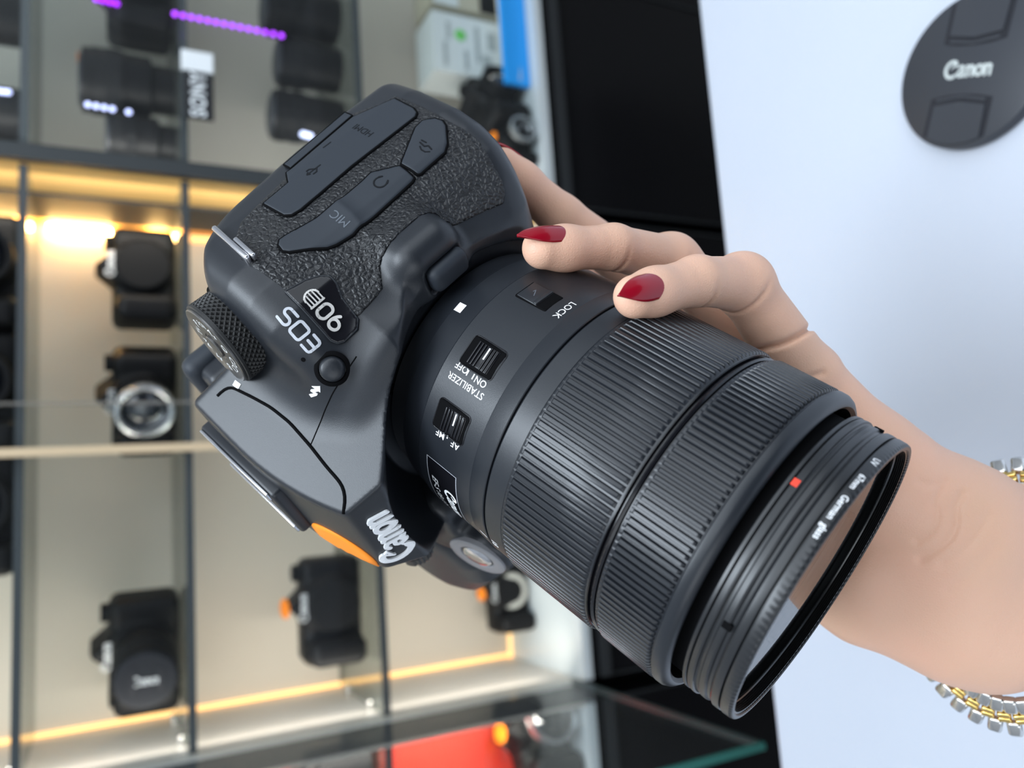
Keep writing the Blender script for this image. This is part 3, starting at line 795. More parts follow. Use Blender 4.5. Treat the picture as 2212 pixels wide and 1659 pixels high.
# lock slider: wide flat key
n_ = lp(0, 100.6, 1); x_ = np.array([1., 0, 0]); t_ = np.cross(n_, x_); R = np.stack([x_, t_, n_], 1); c = lp(-15.2, 100.6, lens_r(-15.2))
lk = MB().bbox(mmv(c - n_ * .5), mmv((5.0, 3.4, .72)), .0006, R).build('switch', m_gap, lens, True, 60)
MB().bbox(mmv(c - x_ * 1.3 - n_ * .15), mmv((3.2, 3.1, .5)), .0003, R).bbox(mmv(c + x_ * 1.2 + n_ * .3), mmv((.6, 3.0, .35)), .0002, R).build('switch_knob', m_barrel, lk, True, 50)
V, F = ribbon([[(-.9, -.5), (.9, .5), (.2, .7)]], .22)
mesh_obj('switch_mark', [mmv(c - x_ * (1.4 + y) + t_ * x + n_ * .38) for x, y in V], F, m_engl, lk)
# ------------------------------------------------------------------ the hand (left hand, little finger nearest), mm along the photo axes
def ph(x, y, d): return np.array([(x - PCX) / FPX * d, -(y - PCY) / FPX * d, -float(d)])
def pw(P):       # photo axes mm -> world m
    P = np.atleast_2d(np.array(P, float)); return CAM + (P @ _CW.T) * .001
def chain(nodes): return [(ph(x, y, d), r) for x, y, d, r in nodes]
FINGERS = {
    'little': chain([(1735, 806, 217, 8.8), (1604, 613, 203, 6.9), (1505, 607, 190, 5.8), (1372, 641, 178.5, 4.9)]),
    'ring': chain([(1700, 790, 235, 9.5), (1450, 566, 222, 7.0), (1325, 534, 205.5, 5.7), (1172, 537, 195, 5.0)]),
    'middle': chain([(1670, 790, 253, 9.5), (1395, 604, 251, 7.6), (1213, 469, 241, 6.5), (1086, 361, 232, 5.5)]),
    'index': chain([(1640, 800, 268, 9.5), (1400, 665, 274, 7.6), (1250, 600, 270, 6.6), (1130, 560, 262, 5.8)]),
    'thumb': chain([(1860, 1250, 238, 14), (1660, 1180, 258, 9.5), (1500, 1080, 262, 8.0), (1390, 1000, 258, 6.8)]),
}
PALM = [chain(c) for c in (
    [(1745, 826, 219, 9.3), (1890, 1018, 222, 13.5), (2050, 1138, 224, 17.2)],
    [(1705, 800, 236, 10), (1950, 1150, 233, 16)],
    [(1680, 800, 252, 10), (1950, 1190, 246, 15)],
    [(1650, 810, 266, 10), (1900, 1200, 256, 14)],
    [(2050, 1318, 229, 17), (1880, 1262, 233, 15.2), (1720, 1180, 246, 12.5)],
    [(2050, 1138, 224, 17.2), (2240, 1192, 232, 16), (2700, 1300, 252, 21)],
    [(2050, 1318, 229, 17), (2130, 1334, 230, 17.8), (2240, 1306, 237, 15.5), (2700, 1420, 257, 21)],
    [(2050, 1225, 226, 18), (2300, 1260, 238, 17), (2700, 1350, 256, 22)])]
CREASE = []
def _crease(f, i, w=.8, a=.75):
    c = f[i][0]; ax = f[i + 1][0] - f[i - 1][0]; ax /= np.linalg.norm(ax)
    lc = (_CW.T @ (LORG - CAM)) * 1000; F_ = _CW.T @ LROT[:, 0]
    q = lc - c; q -= F_ * (q @ F_); q -= ax * (q @ ax); q /= np.linalg.norm(q)
    CREASE.append((c, ax, q, f[i][1], w, a))
for nm in ('little', 'ring'):
    _crease(FINGERS[nm], 2, .7, .6); _crease(FINGERS[nm], 1, .75, .8)
# skin folds seen across the heel of the hand and the root of the little finger
def _soft(L):
    for _ in range(2):
        Q = [L[0]]
        for (a, b), (c, d) in zip(L, L[1:]): Q += [(.75 * a + .25 * c, .75 * b + .25 * d), (.25 * a + .75 * c, .25 * b + .75 * d)]
        L = Q + [L[-1]]
    return L
FOLDS = [(_soft(l), w, a) for l, w, a in (
    ([(1640, 754), (1690, 744), (1730, 724), (1768, 696)], .8, 1.5), ([(1778, 806), (1752, 812), (1726, 832)], .8, .6),
    ([(2078, 1068), (2062, 1098), (2068, 1128), (2056, 1160), (2028, 1186), (1990, 1206)], 1.35, .85),
    ([(2032, 1058), (2020, 1088), (2028, 1118), (2014, 1148), (1982, 1168)], 1.2, .6),
    ([(2135, 1112), (2112, 1155), (2080, 1190), (2036, 1218)], 1.5, .55), ([(1985, 1040), (2010, 1050), (2040, 1040)], 1.2, .45), ([(2150, 1180), (2110, 1230), (2050, 1275)], 1.6, .35))]
def _d2(x, y, z, L):   # distance to a fold as it lies across the skin, measured square to the line of sight
    s = -z / 225.0; X = x / s; Y = y / s; d = np.full(x.shape, 1e9)
    for (x0, y0), (x1, y1) in zip(L, L[1:]):
        a = ph(x0, y0, 225); b = ph(x1, y1, 225); ex, ey = b[0] - a[0], b[1] - a[1]
        t = np.clip(((X - a[0]) * ex + (Y - a[1]) * ey) / (ex * ex + ey * ey), 0, 1)
        d = np.minimum(d, np.hypot(X - a[0] - t * ex, Y - a[1] - t * ey))
    return d
def hand_sd(x, y, z):
    palm = None
    for c in PALM:
        for (a, ra), (b, rb) in zip(c, c[1:]):
            d = sd_cone(x, y, z, a, b, ra, rb); palm = d if palm is None else smin(palm, d, 9.0)
    # hollow of the wrist and the tendon
    out = palm
    for nm, f in FINGERS.items():
        d = None
        for (a, ra), (b, rb) in zip(f, f[1:]):
            e = sd_cone(x, y, z, a, b, ra, rb); d = e if d is None else smin(d, e, 2.2)
        # pad under the tip and slight knuckle swelling
        (p1, r1), (p2, r2) = f[-2], f[-1]
        m = p2 + (p1 - p2) * .30
        d = smin(d, np.sqrt((x - m[0]) ** 2 + (y - m[1]) ** 2 + (z - m[2]) ** 2) - r2 * 1.06, 3.0)
        k = f[1]; d = smin(d, np.sqrt((x - k[0][0]) ** 2 + (y - k[0][1]) ** 2 + (z - k[0][2]) ** 2) - k[1] * 1.02, 4.0)
        d = smin(d, palm, 5.0 if nm != 'thumb' else 9.0); out = smin(out, d, .7)
    for c, ax, q, r, w, a in CREASE:
        px_, py_, pz_ = x - c[0], y - c[1], z - c[2]
        t = px_ * ax[0] + py_ * ax[1] + pz_ * ax[2]; qq = (px_ * q[0] + py_ * q[1] + pz_ * q[2]) / r
        R2 = px_ ** 2 + py_ ** 2 + pz_ ** 2
        out = out + a * np.exp(-(t / w) ** 2) * np.clip(qq + .55, 0, 1) * (R2 < (1.5 * r) ** 2)
    if True:
        for L, w, a in FOLDS:
            out = out + a * np.exp(-(_d2(x, y, z, L) / w) ** 2) * (z > -236)
    return out
m_skin = mat('skin', (.76, .485, .33), .46, spec=.4, bump=('skin', 1350, .3, .0003), vary=(42, .09, (.78, .44, .32)), sss=.1)
hp, hq = isomesh(hand_sd, ph(1000, 300, 215) * np.array([1, 0, 0]) + np.array([0, -140, -300]), (225, 75, -160), .66)
hw = pw(hp)
hand = mesh_obj('hand', hw, hq, m_skin, None, True)
tag(hand, 'left hand and wrist with long dark red nails, cradling the lens from below', 'hand')
m_nail = mat('red_nail_polish', (.27, .002, .012), .2, spec=.35, coat=.45)
def nail(f, alpha, L, Wd, back, lift=.2, droop=.10):
    (p1, r1), (p2, r2) = f[-2], f[-1]
    a = p2 - p1; a /= np.linalg.norm(a)
    zz = np.array([0, 0, 1.]); zz = zz - a * (zz @ a); zz /= np.linalg.norm(zz)
    uu = np.cross(zz, a); uu = uu if uu[1] > 0 else -uu
    n = zz * math.cos(alpha) + uu * math.sin(alpha); t = np.cross(n, a)
    nu, nv = 28, 14; V = []; F = []
    for i in range(nu + 1):
        u = i / nu
        w = Wd * (math.sqrt(max(0, 1 - (1 - u / .2) ** 2)) if u < .2 else 1.0 if u < .42 else max(0.0, 1 - ((u - .42) / .58) ** 1.9))
        w = max(w, .12 if u > .5 else .0)
        s = -back + L * u; R = (r1 + (r2 - r1) * min(1, max(0, 1 + s / np.linalg.norm(p2 - p1)))) * .95
        for j in range(nv + 1):
            v = (j / nv * 2 - 1) * w; be = v / R
            h = R * math.cos(be) + lift + .55 * math.sin(PI * min(1, u * 1.15)) * (1 - (j / nv * 2 - 1) ** 2) - droop * max(0, s) ** 1.5 * .5
            V.append(p2 + a * s + n * h + t * (R * math.sin(be)))
    for i in range(nu):
        for j in range(nv): F.append((i * (nv + 1) + j, i * (nv + 1) + j + 1, (i + 1) * (nv + 1) + j + 1, (i + 1) * (nv + 1) + j))
    o = mesh_obj('fingernail', pw(V), F, m_nail, hand, True)
    md = o.modifiers.new('s', 'SOLIDIFY'); md.thickness = .0007; md.offset = 0
    return o
nail(FINGERS['little'], math.radians(14), 14.8, 3.3, 6.6)
nail(FINGERS['ring'], math.radians(44), 15.6, 3.3, 7.2)
nail(FINGERS['middle'], math.radians(112), 13, 3.4, 7.6)
nail(FINGERS['index'], math.radians(-120), 13, 3.4, 7.6)
nail(FINGERS['thumb'], math.radians(180), 15, 4.4, 8.5)

# ------------------------------------------------------------------ watch bracelet
m_gold = mat('yellow_gold', (.86, .60, .20), .2, metal=1.0)
m_steel = mat('bracelet_steel', (.66, .65, .63), .2, metal=1.0)
bc = ph(2196, 1262, 233); top = ph(2236, 1036, 233); bot = ph(2152, 1540, 233)
e1_ = (top - bot); ha = np.linalg.norm(e1_) / 2; e1_ /= np.linalg.norm(e1_); bc = (top + bot) / 2
e2_ = np.array([0.8, 0, .6]); e2_ -= e1_ * (e1_ @ e2_); e2_ /= np.linalg.norm(e2_); e3_ = np.cross(e1_, e2_)
if e3_[0] < 0: e3_ = -e3_
brace = bpy.data.objects.new('watch_bracelet', None); COL.objects.link(brace); brace.location = pw(bc)[0]; brace.empty_display_size = .02
tag(brace, 'two-tone steel and gold link bracelet worn loosely round the wrist', 'bracelet')
hb = 24.5; NL = 38
_b0 = pw(bc)[0]
for k in range(NL):
    th = 2 * PI * k / NL; rad = e1_ * math.cos(th) * ha + e2_ * math.sin(th) * hb
    tn = -e1_ * math.sin(th) * ha + e2_ * math.cos(th) * hb; ln = np.linalg.norm(tn) * 2 * PI / NL; tn /= np.linalg.norm(tn); nn = np.cross(e3_, tn)
    ru = rad / np.linalg.norm(rad); wd = e3_ * .62 + ru * .78; wd -= tn * (wd @ tn); wd /= np.linalg.norm(wd); nn = np.cross(wd, tn)
    R = np.stack([wd, tn, nn], 1); Rw = _CW @ R; c = _CW @ rad * .001
    b1 = MB()
    for off, hw_ in ((-4.8, 2.9), (4.8, 2.9)):
        b1.bbox(c + Rw @ mmv((off, 0, 0)), mmv((hw_, ln * .485, 1.35)), .0011, Rw)
    lk_ = b1.build('link', m_steel, brace, True, 50)
    b2 = MB()
    for off in (-.95, .95): b2.bbox(c + Rw @ mmv((off, ln * .5, .1)), mmv((.85, ln * .42, 1.25)), .0005, Rw)
    b2.build('centre_link', m_gold, lk_, True, 50)
# ------------------------------------------------------------------ counter with the lens cap
TZ = CAM[2] - .381
def adopt(o, root):
    o.parent = root; o.matrix_parent_inverse = Matrix.LocRotScale(root.location, root.rotation_euler, root.scale).inverted(); return o
def part(b, name, m, root, smooth=False, sharp=None):
    o = b.build(name, m, None, smooth, sharp); return adopt(o, root)
m_table = mat('white_counter', (.53, .57, .65), .32, spec=.35, vary=(9, .025))
m_cbody = mat('white_counter_front', (.6, .62, .66), .5)
ctr = empty('counter', 'white shop counter with a smooth pale top under the hand', 'counter', (.15, 0, 0))
part(MB().bbox((.15, -.021, TZ - .0125), (.9, .429, .0125), .004), 'counter_top', m_table, ctr, True, 40)
part(MB().box((.15, -.06, (TZ - .025) / 2), (.86, .34, (TZ - .025) / 2)), 'counter_body', m_cbody, ctr)

m_cap = mat('lens_cap_plastic', (.032, .035, .043), .42, spec=.5, bump=('noise', 2500, .1, .0002))
m_capd = mat('lens_cap_gap', (.006, .007, .012), .6)
m_capl = mat('lens_cap_print', (.52, .56, .55), .5)
cc = atZ(2092, 151, TZ + .007)
ctx = atZ(2150, 146, TZ + .007) - atZ(2030, 156, TZ + .007); cang = math.atan2(ctx[1], ctx[0])
cap = empty('lens_cap', 'round black lens cap with pinch tabs lying on the white counter', 'lens cap', (cc[0], cc[1], TZ), cang)
def cap_prof(R):
    return mmv([(0, .01), (0, R - 2.5), (1.2, R - 2.2), (1.3, R), (6.2, R), (7.0, R - .4), (7.4, R - 1.4), (7.4, .01)])
capm = MB().lathe(cap_prof(37.0), 128, ax=(0, 0, 1)).build('cap_disc', m_cap, cap, True, 30)
CAPH = 7.4
for s in (-1, 1):
    outer = [(x * .001, s * y * .001) for x, y in arc(0, 0, 35.2, 35.2, 62, 118, 12)]
    inner = [(x * .001, s * y * .001) for x, y in [(-16.2, 13.0), (-8, 11.6), (0, 11.2), (8, 11.6), (16.2, 13.0)]]
    poly = outer + inner
    if s < 0: poly = poly[::-1]
    tb = MB().prism(poly, CAPH * .001 - .002, CAPH * .001 + .00012).build('pinch_recess', m_capd, capm)
    inn2 = [(x * .001, s * y * .001) for x, y in [(-13.6, 16.6), (0, 14.8), (13.6, 16.6)]]
    out2 = [(x * .001, s * y * .001) for x, y in arc(0, 0, 34.9, 34.9, 66, 113, 10)]
    poly2 = out2 + inn2
    if s < 0: poly2 = poly2[::-1]
    MB().prism(poly2, .004, CAPH * .001 + .0008).build('pinch_tab', m_cap, capm, True, 30)
    bar = [(x * .001, s * y * .001) for x, y in [(-13.0, 14.8), (0, 13.0), (13.0, 14.8), (13.0, 13.4), (0, 11.8), (-13.0, 13.4)]]
    if s > 0: bar = bar[::-1]
    MB().prism(bar, .005, CAPH * .001 + .0006).build('pinch_bar', m_cap, capm)
vs, fs = solid2d([(x * .00125, y * .00125) for x, y in CV], CF, lambda x, y, z: (x, y, z), CAPH * .001 - .0002, CAPH * .001 + .00025)
mesh_obj('cap_lettering', vs, fs, m_capl, capm)

# ------------------------------------------------------------------ display cabinets
YF, YB = .95, 1.16
ZS = [1.207, 1.046, .832, .565]
XA0, XA1, XB1, XC0 = -.252, .385, 1.15, -.95
m_back = mat('cabinet_back_board', (.54, .485, .41), .6, vary=(4, .05))
m_backb = mat('cabinet_back_board_grey', (.46, .425, .375), .6, vary=(4, .05))
m_side = mat('cabinet_side_board', (.66, .62, .57), .5)
m_alu = mat('dark_aluminium', (.045, .05, .052), .4, metal=.3)
m_edge = mat('glass_shelf_edge', (.055, .062, .066), .25)
m_blk = mat('gloss_black_laminate', (.006, .006, .007), .16, spec=.35)
m_blks = mat('black_rail', (.028, .030, .032), .45, spec=.3)
m_plinth = mat('white_plinth_top', (.56, .60, .61), .3)
m_warm = mat('warm_board', (.80, .50, .17), .5)
m_shelf = glass_thin('shelf_glass', (.80, .84, .83), ior=1.3, haze=.12, hazecol=(.10, .11, .105))
m_pane = glass_thin('pane_glass', (.97, .98, .98), ior=1.16, haze=.003, hazecol=(.75, .78, .8))
m_pane2 = glass_thin('door_glass', (.93, .95, .95), ior=1.12, haze=.012, hazecol=(.6, .62, .63))
m_teal = mat('teal_glass_edge', (.045, .19, .165), .25)
m_teald = mat('dim_glass_edge', (.035, .05, .05), .3)
def emis(name, col, s): return mat(name, col, .5, emit=(col, s))
m_led = emis('warm_led_light', (1.0, .62, .22), 60)
m_led2 = emis('warm_led_line', (1.0, .58, .22), 1.25)
m_led3 = emis('warm_led_dim', (1.0, .66, .30), .9)

def cabinet(label, x0, x1, right_led, back, name='display_cabinet', fill_power=3.0, lcol=(1.0, .93, .83)):
    xc = (x0 + x1) / 2; r = empty(name, label, 'display cabinet', (xc, (YF + YB) / 2, 0))
    part(MB().box((xc, YB + .005, 1.05), ((x1 - x0) / 2, .005, 1.0)), 'back_panel', back, r)
    for z in ZS[:3] + [1.37]:
        s = MB().box((xc, (YF + .012 + YB) / 2, z), ((x1 - x0) / 2 - .002, (YB - YF - .012) / 2, .004)); so_ = part(s, 'shelf', m_shelf, r)
        part(MB().box((xc, YF + .0095, z), ((x1 - x0) / 2 - .002, .0025, .0042)), 'shelf_edge', m_edge, r)
    part(MB().box((xc, (YF + YB) / 2, ZS[3] - .006), ((x1 - x0) / 2, (YB - YF) / 2 + .004, .006)), 'plinth_top', m_plinth, r)
    part(MB().box((xc, (YF + YB) / 2 + .006, (ZS[3] - .012) / 2), ((x1 - x0) / 2, (YB - YF) / 2, (ZS[3] - .012) / 2)), 'base_cupboard', m_blk, r)
    part(MB().box((xc, YF + .001, ZS[3] - .036), ((x1 - x0) / 2, .004, .007)), 'base_rail', m_blks, r)
    n = max(1, round((x1 - x0) / .36))
    for i in range(n + 1): part(MB().box((x0 + (x1 - x0) * i / n, YF + .0045, .26), (.0012, .002, .26)), 'door_gap', m_blks, r)
    # top rail; unseen upright fill lights added behind the posts to brighten the interior
    part(MB().box((xc, YF + .03, 1.985), ((x1 - x0) / 2, .012, .012)), 'top_rail', m_alu, r)
    for xx, tx in ((x0 + .012, .5), (x1 - .012, -.5)):
        l = bpy.data.lights.new('cabinet_fill', 'AREA'); l.energy = fill_power; l.color = lcol; l.shape = 'RECTANGLE'; l.size = .012; l.size_y = 1.35
        lo = bpy.data.objects.new('cabinet_fill', l); COL.objects.link(lo); lo.location = (xx, YF + .022, 1.28)
        lo.rotation_euler = Vector((tx, .55, -.0)).to_track_quat('-Z', 'Y').to_euler(); adopt(lo, r)
    return r
cabA = cabinet('open display cabinet in the middle with warm light strips in its corners', XA0, XA1, True, m_back, fill_power=2.1)
cabB = cabinet('greyer glass-fronted display cabinet along the top of the photo', XA1 + .02, XB1, False, m_backb, fill_power=1.5, lcol=(1.0, .97, .92))
cabC = cabinet('display cabinet holding red boxes along the bottom of the photo', XC0, XA0 - .03, False, m_backb)
# uprights between the cabinets
def upright(x0, x1, root):
    part(MB().box(((x0 + x1) / 2, YF + .004, 1.3), ((x1 - x0) / 2, .006, .735)), 'frame_post', m_alu, root)
upright(XA1 + .001, XA1 + .019, cabA); upright(XA0 - .027, XA0 - .004, cabA)
zA = (ZS[3], 2.0)
part(MB().box((XA1 + .004, (YF + YB) / 2, 1.3), (.003, .1, .735)), 'side_panel', m_warm, cabA)
part(MB().box((XA1 - .0015, 1.085, 1.3), (.002, .042, .735)), 'dark_strip', m_blks, cabA)
part(MB().box((XA1 + .014, (YF + YB) / 2, 1.3), (.003, .1, .735)), 'side_panel', m_backb, cabB)
part(MB().box((XA0 - .003, (YF + YB) / 2, 1.3), (.003, .105, .735)), 'side_panel', m_side, cabA)
part(MB().box((XA0 - .029, (YF + YB) / 2, 1.3), (.003, .105, .735)), 'side_panel', m_backb, cabC)
part(MB().box((XC0 - .003, (YF + YB) / 2, 1.3), (.003, .105, .735)), 'side_panel', m_side, cabC)
part(MB().box((XB1 + .003, (YF + YB) / 2, 1.3), (.003, .105, .735)), 'side_panel', m_side, cabB)
for z0, z1 in ((ZS[1] + .075, ZS[0] - .012), (ZS[1] + .006, ZS[1] + .03), (ZS[0] + .012, 1.36), (ZS[2] + .05, ZS[1] - .012), (ZS[3] + .02, ZS[2] - .012)):
    part(MB().bbox((XA1 - .007, YB - .008, (z0 + z1) / 2), (.0045, .0045, (z1 - z0) / 2), .0015), 'light_strip', m_led if z0 > 1.0 else m_led2, cabA)
part(MB().box((XA0 + .004, YB - .003, 1.28), (.0025, .0025, .71)), 'light_strip', m_led2, cabA)
part(MB().box((XA0 + .10, YB - .003, ZS[3] + .004), (.10, .0025, .0025)), 'light_strip', m_led3, cabA)
# bright metal shelf pins at the left end
pin = MB()
for z in ZS[:3]:
    for y in (1.0, 1.10): pin.lathe([(0, .0001), (0, .0045), (.012, .0045), (.014, .003), (.014, .0001)], 16, (XA0, y, z + .008), (1, 0, 0))
part(pin, 'shelf_pin', m_steel, cabA, True, 30)
# glass: sliding pane on the open cabinet, fixed panes on both neighbours, hinged door standing open
part(MB().box((-.064, YF - .006, 1.29), (.187, .003, .71)), 'glass_pane', m_pane, cabA)
part(MB().box((.1225, YF - .006, 1.29), (.0012, .0032, .71)), 'pane_edge', m_edge if False else glass_thin('pane_edge_soft', (.8, .8, .78), haze=.2, hazecol=(.6, .55, .5)), cabA)
part(MB().box((.0725, YF - .013, 1.29), (.0045, .0025, .71)), 'pane_edge', mat('pane_edge_caught_light', (.62, .47, .30), .4), cabA)  # warm colour stands in for strip light caught on the glass edge
part(MB().box(((XA1 + .02 + XB1) / 2, YF - .006, 1.29), ((XB1 - XA1 - .02) / 2, .003, .71)), 'glass_pane', m_pane2, cabB)
part(MB().box((-.25, .778, 1.29), (.003, .171, .709)), 'glass_door', m_pane2, cabA)
part(MB().box((-.25, .6055, 1.29), (.0032, .0022, .709)), 'door_edge', m_teal, cabA)
part(MB().box((-.25, .778, .582), (.0032, .171, .0022)), 'door_edge', m_teald, cabA)

# ------------------------------------------------------------------ goods on the shelves
m_b1 = mat('display_black', (.0045, .0045, .005), .5, spec=.2, bump=('noise', 900, .15, .0004))
m_b2 = mat('display_rubber', (.006, .0063, .007), .6, spec=.14)
m_bcap = mat('display_cap', (.022, .023, .027), .7, spec=.1)
m_b3 = mat('display_glass', (.006, .008, .012), .05, spec=.9, coat=1.0)
m_wht = mat('display_white_print', (.75, .77, .78), .5)
m_org = mat('display_orange_sticker', (1.0, .26, .01), .5)
m_ring = mat('mount_ring_metal', (.62, .60, .54), .35, metal=.6)
m_silv = mat('display_silver', (.72, .74, .76), .25, metal=.85)
def mini_sd(x, y, z):
    d = sd_box(x, y, z, (2, 0, 38), (66, 24, 38), 12)
    d = smin(d, sd_box(x, y, z, (-48, -22, 36), (17, 26, 36), 13), 8)
    pr = sd_box(x, y, z, (10, -4, 74), (27, 28, 26), 7)
    pr = smax(pr, (np.abs(x - 10) * .75 + (z - 96) * .66), 5); pr = smax(pr, (z - 99) * .9 - (y + 20) * .25, 5)
    d = smin(d, pr, 7)
    d = smin(d, np.maximum(np.sqrt((x - 10) ** 2 + (z - 40) ** 2) - 34, np.abs(y + 20) - 9) - 1, 6)
    return d
_mini = None
def lathe_y(prof, c, m, name, parent, seg=48):
    return MB().lathe(mmv(prof), seg, np.array(c) * .001, (0, -1, 0)).build(name, m, parent, True, 35)
_cap_tpl = {}
def bg_camera(label, px, py, Y, z, yaw=0.0, sc=1.0, lens='cap', caprot=False, sticker=False, plate=True, group=None, tilt=0):
    global _mini
    p = atY(px, py, Y)
    r = empty('camera', label, 'camera', (p[0], Y, z), math.radians(yaw), group, sc)
    if _mini is None:
        _mini = iso_obj('body', mini_sd, (-80, -56, -6), (80, 34, 110), 2.2, m_b1, r)
    else:
        o = _mini.copy(); COL.objects.link(o); o.parent = r
    A = (10, 0, 40)
    if lens in ('cap', 'zoom', 'silver', 'short'):
        Ln = {'cap': 95, 'zoom': 110, 'silver': 62, 'short': 55}[lens]; R0 = 33
        l = lathe_y([(28, 30), (34, R0 - 1), (50, R0), (51, R0 + 1), (Ln * .8, R0 + 2), (Ln * .8 + 1, R0), (Ln, R0 + 1), (Ln + 4, R0 + 1), (Ln + 4, R0 - 4), (Ln - 2, R0 - 6)], A, m_b2 if lens != 'silver' else m_b1, 'lens', r)
        if lens in ('cap', 'zoom'):
            c = lathe_y([(Ln + 2, .01), (Ln + 2, R0 - 1), (Ln + 7, R0 - 1), (Ln + 8.5, R0 - 3), (Ln + 8.5, .01)], A, m_bcap, 'lens_cap', l)
            t = MB()
            t.add([(A[0] * .001 + y * .0016, A[1] * .001 - (Ln + 9) * .001, A[2] * .001 - x * .0015) if caprot else (A[0] * .001 + x * .0015, A[1] * .001 - (Ln + 9) * .001, A[2] * .001 + y * .0016) for x, y in CV], CF); t.build('cap_lettering', m_wht, c)
            g = MB()
            for s in (-1, 1): g.box((A[0] * .001, -(Ln + 8.6) * .001, (A[2] + s * 14) * .001), (.013, .0005, .002))
            g.build('pinch_recess', m_capd, c)
        else:
            lathe_y([(Ln - 6, 27), (Ln - 1, 22), (Ln + 3, 12), (Ln + 4, .01)], A, m_b3, 'front_element', l)
            if lens == 'silver':
                lathe_y([(Ln - 2, 27), (Ln + 4.5, 28.5), (Ln + 5.5, 31), (Ln + 4.4, 34.5), (Ln - 6, 34.5)], A, m_silv, 'chrome_ring', l)
    elif lens == 'mount':
        lathe_y([(29, 21), (30, 22), (31, 32), (28, 33)], A, m_ring, 'lens_mount', r)
        lathe_y([(29.5, 22), (14, 20), (14, .01)], A, m_gap, 'mirror_box', r)
    elif lens == 'bodycap':
        lathe_y([(28, 33), (36, 33), (38, 31), (38, .01)], A, m_b2, 'body_cap', r)
    if plate:
        t = MB(); vs = [(.010 + x * .0017, -.0335 - .0 * y, .078 + y * .0017) for x, y in CV]
        t.add(vs, CF); t.build('nameplate_lettering', m_wht, r)
    if sticker:
        MB().lathe([(0, .0001), (0, .0125), (.0012, .0125), (.0012, .0001)], 24, (.010, -.018, .0975), (0, -.25, 1)).build('price_sticker', m_org, r)
    MB().lathe([(0, .0001), (0, .011), (.009, .011), (.010, .009), (.010, .0001)], 28, (.050, .0, .075), (0, 0, 1)).build('mode_dial', m_b2, r, True, 35)
    MB().lathe([(0, .0001), (0, .006), (.004, .005), (.004, .0001)], 20, (-.048, -.030, .0715), (0, -.2, 1)).build('shutter_button', m_b2, r, True, 35)
    return r
g = .0045
bg_camera('black camera beside the bright light strip on the middle cabinet shelf', 318, 608, 1.06, ZS[1] + g, 4, .93, 'bodycap')
bg_camera('black camera with a shiny chrome-rimmed lens in the open cabinet', 300, 862, 1.07, ZS[1] + g, -30, .93, 'silver')
bg_camera('black camera with a white-lettered lens cap in the open cabinet', 292, 1402, 1.075, ZS[1] + g, -17, .98, 'cap', True)
bg_camera('black camera with a body cap and orange sticker on the second shelf', 690, 1318, 1.05, ZS[2] + g, -2, .98, 'bodycap', sticker=True)
bg_camera('small black camera with an open pale lens mount and orange sticker on the white plinth', 1095, 1286, 1.105, ZS[3] + .0005, 2, .78, 'mount', sticker=True)
bg_camera('topmost of three black cameras cut by the left edge of the photo', 20, 600, 1.04, ZS[0] + g, 0, 1.0, 'short')
bg_camera('middle of three black cameras cut by the left edge of the photo', 12, 850, 1.04, ZS[0] + g, -4, 1.0, 'short')
bg_camera('lowest of three black cameras cut by the left edge of the photo', 5, 1105, 1.04, ZS[0] + g, -4, 1.0, 'short')
bg_camera('black camera with an orange mark cut by the top edge of the photo', 300, 4, 1.07, ZS[1] + g, 6, 1.0, 'short', sticker=True, plate=False)
bg_camera('dark camera in shadow beside the end of the bright blue card', 1075, 243, 1.03, ZS[3] + .0005, 30, .9, 'short', plate=False)
bg_camera('small camera with bright metal ring and orange sticker behind the held camera', 1112, 322, .995, ZS[3] + .0005, 12, .62, 'silver', sticker=True, plate=False)
bg_camera('camera with a silver lens ring standing in front of the red box', 1115, 1600, 1.022, ZS[3] + .0005, 26, 1.0, 'silver', sticker=True, plate=False)
bg_camera('dark camera on the second shelf of the cabinet with the red boxes', 720, 1672, 1.022, ZS[2] + g, 10, 1.0, 'bodycap', plate=False)

def standing_lens(label, px, py, Y, z, R, H, dot=False, narrow=True, group=None, bands=1):
    p = atY(px, py, Y); r = empty('camera_lens', label, 'lens', (p[0], Y, z), 0, group)
    h0 = H * .24 if narrow else 2
    pr = [(0, .01), (0, R * .72 if narrow else R * .9), (h0, R * .74 if narrow else R * .92), (h0 + 4, R * .93), (H * .55, R * .95), (H * .56, R), (H * .9, R), (H * .91, R * .96), (H, R * .96), (H, R * .8), (H - 3, .01)]
    b = MB().lathe(mmv(pr), 48, (0, 0, 0), (0, 0, 1)).build('barrel', m_b1, r, True, 35)
    for i in range(bands):
        q0 = H * (.6 + .2 * i)
        MB().lathe(mmv([(q0, R), (q0 + 1, R + 1.2), (q0 + H * .14, R + 1.2), (q0 + H * .14 + 1, R)]), 64, (0, 0, 0), (0, 0, 1), rfun=lambda s, rr, th: rr - (.0008 if int(th / (2 * PI) * 64) % 2 else 0)).build('grip_ring', m_b2, r)
    MB().lathe(mmv([(H - 1, R * .8), (H + 3, R * .8), (H + 4, R * .7), (H + 4, .01)]), 40, (0, 0, 0), (0, 0, 1)).build('lens_cap', m_cap, r, True, 35)
    if dot: MB().lathe([(0, .0001), (0, .006), (.001, .006), (.001, .0001)], 20, (-.012 * 0 + .022, -.012, (H + 4) * .001), (0, 0, 1)).build('price_sticker', m_org, r)
    return r
standing_lens('tall black lens standing beside the white-lettered brand sign', 300, 190, 1.04, ZS[1] + g, 40, 103, True)
standing_lens('short dark lens next to the dark upright between the two cabinets', 330, 316, 1.03, ZS[1] + g, 36, 74, False)
standing_lens('black lens beside the end of the purple reflection row, near the top edge', 690, 40, 1.04, ZS[2] + g, 36, 98, False, False, bands=2)
